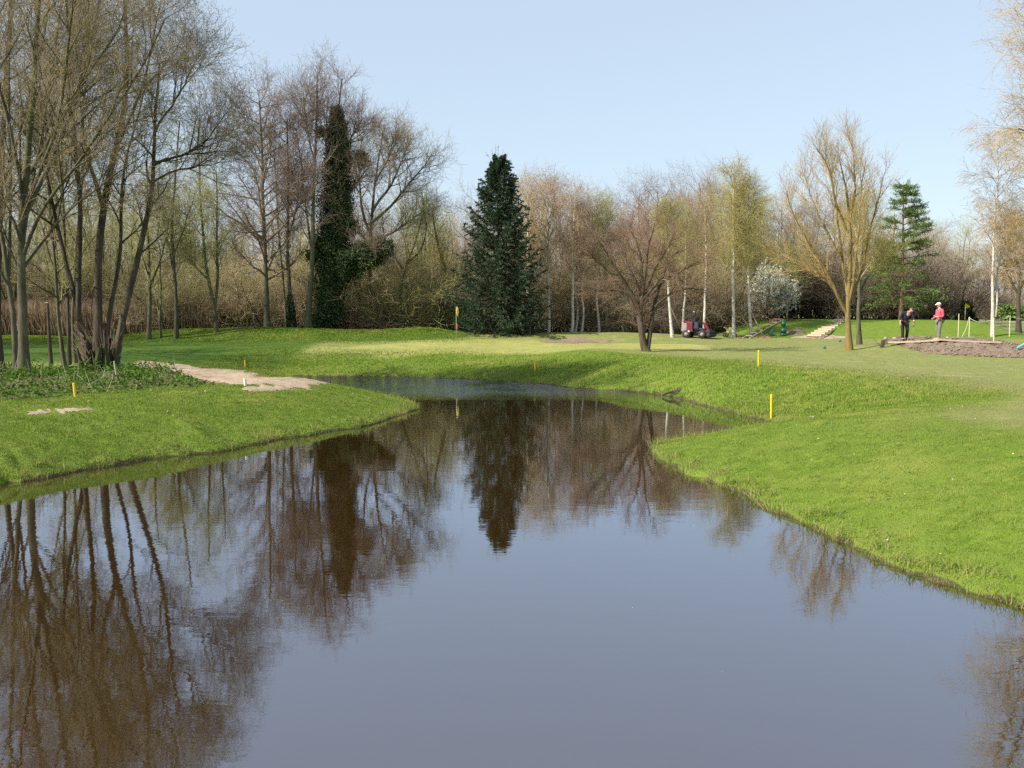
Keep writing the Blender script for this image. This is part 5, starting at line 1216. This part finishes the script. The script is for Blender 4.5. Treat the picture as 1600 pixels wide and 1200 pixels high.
def person(p, rz, J, label, mats, pose):
    """J: joint dict in local metres facing -y"""
    t = empty('person', tuple(p), label, 'person'); t.rotation_euler = (0, 0, rz)
    jm, tm, cm_, sm = mats
    j = {k: np.array(v, float) for k, v in J.items()}
    order = ['pel', 'wai', 'che', 'nec', 'hed', 'shL', 'elL', 'wrL', 'haL', 'shR', 'elR', 'wrR', 'haR', 'hiL', 'knL', 'anL', 'toL', 'hiR', 'knR', 'anR', 'toR']
    rb = dict(pel=.12, wai=.11, che=.13, nec=.055, hed=.06, shL=.055, elL=.042, wrL=.030, haL=.030, shR=.055, elR=.042, wrR=.030, haR=.030, hiL=.08, knL=.06, anL=.04, toL=.035, hiR=.08, knR=.06, anR=.04, toR=.035)
    E = [('pel', 'wai'), ('wai', 'che'), ('che', 'nec'), ('nec', 'hed')] + [e for s in 'LR' for e in (('che', 'sh' + s), ('sh' + s, 'el' + s), ('el' + s, 'wr' + s), ('wr' + s, 'ha' + s), ('pel', 'hi' + s), ('hi' + s, 'kn' + s), ('kn' + s, 'an' + s), ('an' + s, 'to' + s))]
    ix = {k: i for i, k in enumerate(order)}
    look = nrm(np.array(pose['look'], float)); hc = j['hed'] + np.array(pose.get('hup', (0, 0, .07)))
    def face(a):
        ellipsoid(a, hc, (.080, .098, .118), 0, 18, 13)
        r_ = nrm(np.cross(look, [0, 0, 1.0])); u_ = np.cross(r_, look)
        ellipsoid(a, hc + look * .098 - u_ * .012, (.014, .018, .022), 0, 8, 6)
        ellipsoid(a, hc + look * .075 - u_ * .085, (.035, .03, .025), 0, 8, 6)
        for s in (-1, 1): ellipsoid(a, hc + r_ * s * .080 - u_ * .005, (.014, .02, .032), 0, 8, 6)
        for s in ('L', 'R'):
            h0, w0 = j['ha' + s], j['wr' + s]; d = nrm(h0 - w0); sd_ = nrm(np.cross(d, [0.3, 1, 0.2])); cu = pose['curl' + s] * np.cross(sd_, d)
            for q in range(4):
                b0 = h0 + sd_ * (q - 1.5) * .020; ln = (.058, .068, .064, .050)[q]
                P = np.array([b0, b0 + d * ln * .45 + cu * .010, b0 + d * ln * .8 + cu * .035, b0 + d * ln * .8 + cu * .060]); tubes(a, P, np.array([.0105, .010, .009, .007]), 6)
            P = np.array([w0 + d * .02 + sd_ * .025, w0 + d * .045 + sd_ * .050, h0 + sd_ * .050 + cu * .03]); tubes(a, P, np.array([.013, .011, .008]), 6)
    skin_mesh('body', [tuple(j[k]) + (rb[k],) for k in order], [(ix[a_], ix[b_]) for a_, b_ in E], m_skin, t, 2, face)
    lo = pose.get('sleeve', 1.0)
    # jumper
    nodes = [tuple(j['wai'] + np.array([0, 0, -.10])) + (.185, .155), tuple(j['wai']) + (.185, .16), tuple(j['che']) + (.185, .15), tuple(j['nec'] - (j['nec'] - j['che']) * .25) + (.075,)]
    ed = [(0, 1), (1, 2), (2, 3)]
    for s in 'LR':
        k = len(nodes); wr = j['el' + s] + (j['wr' + s] - j['el' + s]) * pose['slv' + s]
        nodes += [tuple(j['sh' + s]) + (.085,), tuple((j['sh' + s] + j['el' + s]) / 2) + (.068,), tuple(j['el' + s]) + (.060,), tuple(wr) + (.048,)]
        ed += [(2, k), (k, k + 1), (k + 1, k + 2), (k + 2, k + 3)]
    skin_mesh('jumper', nodes, ed, jm, t)
    nodes = [tuple(j['pel'] + np.array([0, 0, .04])) + (.165, .14)]; ed = []
    for s in 'LR':
        k = len(nodes); an = j['an' + s]
        nodes += [tuple(j['hi' + s]) + (.115,), tuple((j['hi' + s] + j['kn' + s]) / 2) + (.100,), tuple(j['kn' + s]) + (.082,), tuple((j['kn' + s] + an) / 2) + (.074,), tuple(an + np.array([0, 0, .02])) + (.070,)]
        ed += [(0, k), (k, k + 1), (k + 1, k + 2), (k + 2, k + 3), (k + 3, k + 4)]
    skin_mesh('trousers', nodes, ed, tm, t)
    for s in 'LR':
        a = Acc(); d = nrm(j['to' + s] - j['an' + s]) * np.array([1, 1, 0]); c = (j['an' + s] + j['to' + s]) / 2; ang = math.atan2(d[1], d[0])
        ellipsoid(a, (0, 0, 0), (.155, .052, .055), 0, 14, 9); V = a.v[0]; V[:, 2] = np.maximum(V[:, 2], -.03); x, y = V[:, 0].copy(), V[:, 1].copy(); V[:, 0] = x * cos(ang) - y * sin(ang); V[:, 1] = x * sin(ang) + y * cos(ang); V += np.array([c[0], c[1], .035], np.float32); a.build('shoe', sm, t)
    # cap and hair
    r_ = nrm(np.cross(look, [0, 0, 1.0])); u_ = np.cross(r_, look)
    def frame(V): return V[:, :1] * r_ + V[:, 1:2] * look + V[:, 2:3] * u_ + hc
    a = Acc(); ellipsoid(a, (0, 0, 0), (.098, .118, .120), 0, 18, 13); V = a.v[0]; V[:, 2] = np.where(V[:, 2] < .035, .035 + (V[:, 2] - .035) * .02, V[:, 2]); a.v[0] = frame(V).astype(np.float32)
    b_ = Acc(); ellipsoid(b_, (0, .115, .040), (.075, .075, .010), 0, 14, 7); V = b_.v[0]; V[:, 2] -= (V[:, 1] - .1) * .25; a.add(frame(V), b_.f[0][0]); a.build('cap', cm_, t)
    a = Acc(); ellipsoid(a, (0, -.025, .0), (.088, .092, .085), 0, 14, 9); a.v[0] = frame(a.v[0]).astype(np.float32); a.build('hair', m_hair, t)
    return t, j
# dark-clad golfer, stooping over a club
pd = A(1413, 535.0); pd[2] += 0.10
J = dict(pel=(0, .04, .90), wai=(.02, .0, 1.04), che=(.06, -.14, 1.28), nec=(.11, -.25, 1.42), hed=(.15, -.33, 1.46), shL=(-.15, -.10, 1.38), elL=(-.27, -.10, 1.08), wrL=(-.31, -.20, .84), haL=(-.31, -.22, .76),
         shR=(.27, -.18, 1.34), elR=(.33, -.22, 1.06), wrR=(.27, -.40, .90), haR=(.25, -.44, .83), hiL=(-.11, .03, .86), knL=(-.11, -.03, .47), anL=(-.09, .0, .09), toL=(-.10, -.17, .04), hiR=(.11, .05, .86), knR=(.14, .02, .47), anR=(.15, .14, .09), toR=(.22, -.02, .04))
tD, jD = person(pd, 0.0, J, 'stooping person in dark jumper and dark cap resting on a golf club', (m_jump, m_trou, m_navy, m_blk), dict(look=(.25, -.72, -.55), hup=(.02, -.05, .05), curlL=0.8, curlR=1.0, slvL=.45, slvR=.55))
a = Acc(); hp_ = np.array(J['haR']); foot = np.array([.30, -.42, -.07]); caps_tube(a, hp_ + (hp_ - foot) * .12, foot, .012, .007, 8)
c = empty('golf_club', tuple(pd), 'thin golf club held upright by the stooping person', 'golf club'); a.build('shaft', m_grey, c); a = Acc(); box(a, foot + np.array([.04, 0, 0]), (.12, .03, .035)); a.build('head', m_grey, c, smooth=False, bevel=.008)
a = Acc(); caps_tube(a, hp_ + (hp_ - foot) * .13, hp_ - (hp_ - foot) * .2, .016, .014, 8); a.build('grip', m_blk, c)
# golfer in red, facing left
pr = A(1466, 535.5); pr[2] += 0.12
J = dict(pel=(0, .02, .93), wai=(0, .0, 1.10), che=(0, .02, 1.34), nec=(0, .0, 1.52), hed=(0, -.03, 1.58), shL=(-.20, .02, 1.43), elL=(-.25, .02, 1.13), wrL=(-.17, -.20, 1.02), haL=(-.13, -.28, 1.00),
         shR=(.20, .02, 1.43), elR=(.25, .04, 1.12), wrR=(.16, -.20, 1.10), haR=(.11, -.28, 1.12), hiL=(-.10, .02, .88), knL=(-.11, -.02, .48), anL=(-.11, .06, .09), toL=(-.13, -.12, .04), hiR=(.10, .02, .88), knR=(.12, -.05, .48), anR=(.13, -.06, .09), toR=(.15, -.24, .04))
person(pr, RAD(-82), J, 'person in rose-red jumper, grey trousers and white cap standing side-on', (m_redj, m_gtr, m_capw, m_shoe), dict(look=(0, -1, -.18), hup=(0, -.01, .09), curlL=0.9, curlR=0.9, slvL=.85, slvR=.85))

# ------------------------------------------------------------------ ground cover
m_grassb, nt, out = mat('grass_blade')
at_ = N(nt, 'ShaderNodeAttribute'); at_.attribute_name = 'v'; oc = objco(nt); n1 = noise(nt, 0.5, 4, 0.6, oc); n2 = noise(nt, 2.6, 4, 0.6, oc)
c1 = mixc(nt, at_.outputs['Fac'], (0.095, 0.155, 0.018), (0.255, 0.335, 0.060)); mps = N(nt, 'ShaderNodeMapping'); mps.inputs['Rotation'].default_value = (0, 0, RAD(28)); mps.inputs['Scale'].default_value = (0.35, 2.6, 1); link(nt, oc, mps.inputs[0]); n5 = noise(nt, 1.0, 4, 0.6, mps.outputs[0], 0.8); c1 = mixc(nt, ramp(nt, n5, 0.50, 0.66), c1, (0.095, 0.165, 0.014)); c1 = mixc(nt, ramp(nt, n1, 0.5, 0.68), c1, (0.31, 0.325, 0.075)); n6 = noise(nt, 1.7, 4, 0.7, oc, 1.0); c1 = mixc(nt, ramp(nt, n6, 0.63, 0.74), c1, (0.36, 0.30, 0.13)); c1 = mixc(nt, ramp(nt, n2, 0.5, 0.7), c1, (0.10, 0.19, 0.018))
bt = N(nt, 'ShaderNodeAttribute'); bt.attribute_name = 'dry'; n7 = noise(nt, 5.0, 3, 0.6, oc, 0.5); c1 = mixc(nt, ramp(nt, n7, 0.54, 0.68), c1, (0.055, 0.115, 0.010)); c1 = mixc(nt, bt.outputs['Fac'], c1, (0.36, 0.31, 0.13)); tfa = N(nt, 'ShaderNodeAttribute'); tfa.attribute_name = 'tf'; c1 = mixc(nt, tfa.outputs['Fac'], c1, (0.23, 0.235, 0.085))
df = N(nt, 'ShaderNodeBsdfDiffuse'); tr_ = N(nt, 'ShaderNodeBsdfTranslucent'); link(nt, c1, df.inputs[0]); link(nt, c1, tr_.inputs[0])
g_ = N(nt, 'ShaderNodeNewGeometry'); vm = N(nt, 'ShaderNodeVectorMath', operation='ADD'); link(nt, g_.outputs['Normal'], vm.inputs[0]); vm.inputs[1].default_value = (0, 0, 1.1); vn = N(nt, 'ShaderNodeVectorMath', operation='NORMALIZE'); link(nt, vm.outputs[0], vn.inputs[0]); link(nt, vn.outputs[0], df.inputs['Normal'])
ms = N(nt, 'ShaderNodeMixShader'); ms.inputs[0].default_value = 0.25; link(nt, df.outputs[0], ms.inputs[1]); link(nt, tr_.outputs[0], ms.inputs[2]); link(nt, ms.outputs[0], out.inputs[0])
def blades(name, n, x0, x1, y0, y1, smin, smax, Lm, wd, seed, keep=None, prob=None, kind='stuff', m=m_grassb, dry=0.12, lean=0.45):
    rng = np.random.RandomState(seed); X = x0 + (x1 - x0) * rng.rand(n); Y = y0 + (y1 - y0) * rng.rand(n); S = shore(X, Y)
    ok = (S > smin) & (S < smax) & (np.abs(X) < Y * 0.62 + 2.0)
    for pg in (PATH, PATCH): ok &= sdf(pg, X, Y) > -0.22 + 0.5 * rng.rand(n) ** 0.6
    if prob is not None: ok &= rng.rand(n) < prob(X, Y, S)
    X, Y, S = X[ok], Y[ok], S[ok]; Z = H(X, Y, S); k = len(X); clump = 0.5 + 0.5 * np.clip(lownoise(X, Y, 0.35, seed + 2), -1, 1)
    L = Lm * (0.55 + 0.5 * rng.rand(k) + 0.5 * clump) * (1 + 1.1 * np.exp(-S / 0.12) * rng.rand(k)) * (1 - 0.55 * sst(4, 8, S)); a = rng.rand(k) * 2 * pi; ln = lean * rng.rand(k)
    d = np.stack([np.cos(a) * ln, np.sin(a) * ln, np.ones(k)], 1); a2 = rng.rand(k) * 2 * pi; sd = np.stack([np.cos(a2), np.sin(a2), np.zeros(k)], 1) * (wd * (0.7 + .6 * rng.rand(k)))[:, None]
    b0 = np.stack([X, Y, Z - 0.01], 1); mid = b0 + d * (L * .55)[:, None]; tip = b0 + d * L[:, None] + np.stack([np.cos(a), np.sin(a), -np.ones(k) * .4], 1) * (L * ln * .5)[:, None]
    V = np.stack([b0 - sd, b0 + sd, mid + sd * .6, mid - sd * .6, tip], 1).reshape(-1, 3); i = np.arange(k)[:, None] * 5
    ac = Acc(); v = np.repeat(np.clip(rng.rand(k) * .7 + .3 * clump, 0, 1), 5); ac.add(V, i + np.array([[0, 1, 2, 3]]), 0, v); ac.f.append(((i + np.array([[3, 2, 4]])), 0))
    o = ac.build(name, m, attr='v', smooth=False); me = o.data; dr = (rng.rand(k) < dry + 0.35 * np.exp(-S / .25)).astype(np.float32) * (0.3 + .7 * rng.rand(k)); at = me.attributes.new('dry', 'FLOAT', 'POINT'); at.data.foreach_set('value', np.repeat(dr, 5).astype(np.float32)); at2 = me.attributes.new('tf', 'FLOAT', 'POINT'); tfv = (0.0 if 'mound' in name or 'tuft' in name else 1.0) * (sst(3.5, 7.0, S + 0.4 * lownoise(X, Y, 3.0, 21) - 1.2 * sst(36, 43, Y)) * (0.35 + 0.65 * sst(-4, 0, X))); tfv = tfv.astype(np.float32); at2.data.foreach_set('value', np.repeat(tfv, 5))
    tag(o, kind=kind); return o
fall = lambda X, Y, S: np.clip(1.0 - (S - 3.0) / 8.0, 0.0, 1)
o = blades('bank_grass', 900000, -1, 14, 8, 30, 0.0, 11.0, 0.033, 0.0038, 201, prob=fall); tag(o, 'short bright grass on the right bank of the pond', 'grass')
o = blades('bank_grass', 1000000, -22, 0, 14, 36, 0.0, 11.0, 0.042, 0.0046, 202, prob=fall); tag(o, 'short bright grass on the left bank of the pond', 'grass')
o = blades('bank_grass', 450000, -14, 16, 24, 52, 0.0, 8.0, 0.07, 0.009, 203, prob=lambda X, Y, S: ((Y > 36) | (X > 2)) * np.clip(1.0 - (S - 2.0) / 6.0, 0, 1)); tag(o, 'short bright grass on the far bank', 'grass')
o = blades('mound_grass', 380000, -42, -1, 55, 64, 3.0, 99, 0.13, 0.016, 204, lean=0.8, dry=0.03, prob=lambda X, Y, S: np.exp(-(segdist(RIDGE, X, Y) / 3.0) ** 2)); tag(o, 'longer dark green grass on the low mound', 'grass')
for nm_, a_, lab_ in (('bank_tufts', (260000, -1, 14, 8, 30), 'longer ragged grass tufts along the right waterline'), ('bank_tufts', (420000, -24, 0, 14, 40), 'longer ragged grass tufts along the left waterline')):
    o = blades(nm_, *a_, -0.03, 0.42, 0.13, 0.0045, 210 + len(lab_), lean=1.3, dry=0.35, prob=lambda X, Y, S: np.clip(0.15 + 1.1 * lownoise(X, Y, 0.45, 41), 0, 1)); tag(o, lab_, 'grass')
m_reed = leafmat('dry_reed', (0.24, 0.175, 0.11), (0.40, 0.30, 0.20), 0.2)
rng = np.random.RandomState(77); k = 60000; X = -62 + 42 * rng.rand(k); Y = 64.5 + 7 * rng.rand(k); Z = H(X, Y); ac = Acc(); L = 1.5 + .8 * rng.rand(k)
c0 = np.stack([X, Y, Z], 1); leaves(ac, rng, c0, 2.1, 0.022, 0, np.tile([[0, 0, 3.0]], (k, 1)), .3); o = ac.build('reed_bed', m_reed, smooth=False); tag(o, 'tan dry reed bed seen between the trunks on the left', 'reeds', kind='stuff')
# weeds and nettles under the left trees
rng = np.random.RandomState(78); n = 85000; X = -32 + 27 * rng.rand(n); Y = 21 + 13 * rng.rand(n)
edge_ = Y - 22.6 - 1.15 * np.clip(X + 12, -1.5, 5) + 0.6 * lownoise(X, Y, 1.5, 9); lump = np.clip(0.5 + 0.8 * lownoise(X, Y, 1.1, 14), 0, 1.3)
zz = 0.03 + 0.27 * lump * rng.rand(n) ** .7 * sst(0, .6, edge_)
dp = sdf(PATH, X, Y)
ok = (edge_ > 0) & (X < -6.3 + 0.4 * lownoise(X, Y, 1, 3)) & (dp > 0.1) & (shore(X, Y) > 4.5) & (rng.rand(n) < 0.25 + 0.75 * np.clip(lump, 0, 1)) & ((dp > 0.45) | (X < -9)) & (Y < 33 + lump)
X, Y, zz = X[ok], Y[ok], zz[ok]; Z = H(X, Y) + zz; ac = Acc(); leaves(ac, rng, np.stack([X, Y, Z], 1), 0.095, 0.45, 0, None, .6, flat=0.4)
o = ac.build('nettle_patch', L_HERB, smooth=False); tag(o, 'leafy green nettles and weeds under the left trees', 'weeds', kind='stuff')
# dead stems and litter among the weeds
rng = np.random.RandomState(79); n = 110; X = -24 + 17 * rng.rand(n); Y = 24.5 + 9 * rng.rand(n); ok = (Y - 22.8 - 1.15 * np.clip(X + 12, -1.5, 5) > 0) & (shore(X, Y) > 4.5) & (sdf(PATH, X, Y) > .1); X, Y = X[ok], Y[ok]; Z = H(X, Y); k = len(X)
b0 = np.stack([X, Y, Z], 1); d = np.stack([rng.normal(size=k) * .5, rng.normal(size=k) * .3, .4 + rng.rand(k)], 1) * (.25 + .45 * rng.rand(k))[:, None]
P = np.stack([b0, b0 + d * .5 + rng.normal(size=(k, 3)) * .04, b0 + d + np.array([0, 0, -.05])], 1); ac = Acc(); tubes(ac, P, np.tile([.008, .006, .003], (k, 1)), 4); o = ac.build('dead_stems', m_stick); tag(o, 'bleached dead stems among the nettles', 'stems', kind='stuff')
# reed stalks at the tip of the left point
rng = np.random.RandomState(80); ac = Acc()
for px, py, hpx in ((543, 600, 12), (554, 603, 13), (556, 603, 8), (576, 606, 8), (612, 616, 18), (618, 618, 22), (621, 619, 16), (606, 615, 12), (650, 630, 6), (545, 601, 6)):
    p = A(px, py); q = hpx / F * p[1]; P = limb([p, p + np.array([rng.normal() * .04, 0, q * .6]), p + np.array([rng.normal() * .12, 0, q])], 5); tubes(ac, P[None], np.linspace(.012, .005, 5)[None], 5)
tag(ac.build('reed_stalks', m_stick), 'few bleached reed stalks at the tip of the left grassy point', 'reeds', kind='stuff')
# daisies and fallen bits on the banks
m_dais = leafmat('daisy_white', (0.62, 0.64, 0.55), (0.8, 0.8, 0.72), 0.1); m_litter = leafmat('leaf_litter', (0.13, 0.08, 0.035), (0.36, 0.27, 0.14), 0.1)
rng = np.random.RandomState(81); n = 2600; X = -14 + 30 * rng.rand(n); Y = 10 + 42 * rng.rand(n); S = shore(X, Y); ok = (S > .2) & (S < 7) & (rng.rand(n) < .12 + .35 * np.clip(lownoise(X, Y, 3, 31), 0, 1)); X, Y = X[ok], Y[ok]
ac = Acc(); leaves(ac, rng, np.stack([X, Y, H(X, Y) + .045], 1), .024, .9, 0, flat=.7); tag(ac.build('daisies', m_dais, smooth=False), 'white daisies dotted over the grassy banks', 'daisies', kind='stuff')
n = 1500; X = -18 + 36 * rng.rand(n); Y = 10 + 38 * rng.rand(n); S = shore(X, Y); ok = (S > .2) & (rng.rand(n) < .4); X, Y = X[ok], Y[ok]
ac = Acc(); leaves(ac, rng, np.stack([X, Y, H(X, Y) + .04], 1), .06, .6, 0, flat=.7); tag(ac.build('leaf_litter', m_litter, smooth=False), 'brown fallen leaves scattered over the grass', 'leaves', kind='stuff')
# clods and stones on the dug earth
rng = np.random.RandomState(82); n = 5000; mn, mx = BED.min(0), BED.max(0); X = mn[0] + (mx[0] - mn[0]) * rng.rand(n); Y = mn[1] + (mx[1] - mn[1]) * rng.rand(n); ok = sdf(BED, X, Y) < 0.05; X, Y = X[ok], Y[ok]; k = len(X); ac = Acc()
c0 = np.stack([X, Y, H(X, Y) + .05 + .03 * rng.rand(k)], 1); r = .02 + .06 * rng.rand(k) ** 2
oct_ = np.array([[1, 0, 0], [0, 1, 0], [-1, 0, 0], [0, -1, 0], [0, 0, .8], [0, 0, -.8]]); V = c0[:, None] + oct_[None] * r[:, None, None] * (0.7 + .6 * rng.rand(k, 6, 1)); ft = np.array([[0, 1, 4], [1, 2, 4], [2, 3, 4], [3, 0, 4], [1, 0, 5], [2, 1, 5], [3, 2, 5], [0, 3, 5]])
ac.add(V.reshape(-1, 3), (np.arange(k)[:, None, None] * 6 + ft[None]).reshape(-1, 3)); tag(ac.build('earth_clods', m_dirt, smooth=False), 'clods and stones on the dug ground', 'clods', kind='stuff')

# specks of floating debris
rng = np.random.RandomState(83); n = 90; X = -16 + 24 * rng.rand(n); Y = 6 + 32 * rng.rand(n); ok = shore(X, Y) < -.1; X, Y = X[ok], Y[ok]
ac = Acc(); leaves(ac, rng, np.stack([X, Y, np.full(len(X), .004)], 1), .012, .7, 0, flat=1.0); V = ac.v[0]; V[:, 2] = .004 + .003 * rng.rand(len(V)); tag(ac.build('floating_specks', m_dais, smooth=False), 'tiny pale specks floating on the pond', 'specks', kind='stuff')
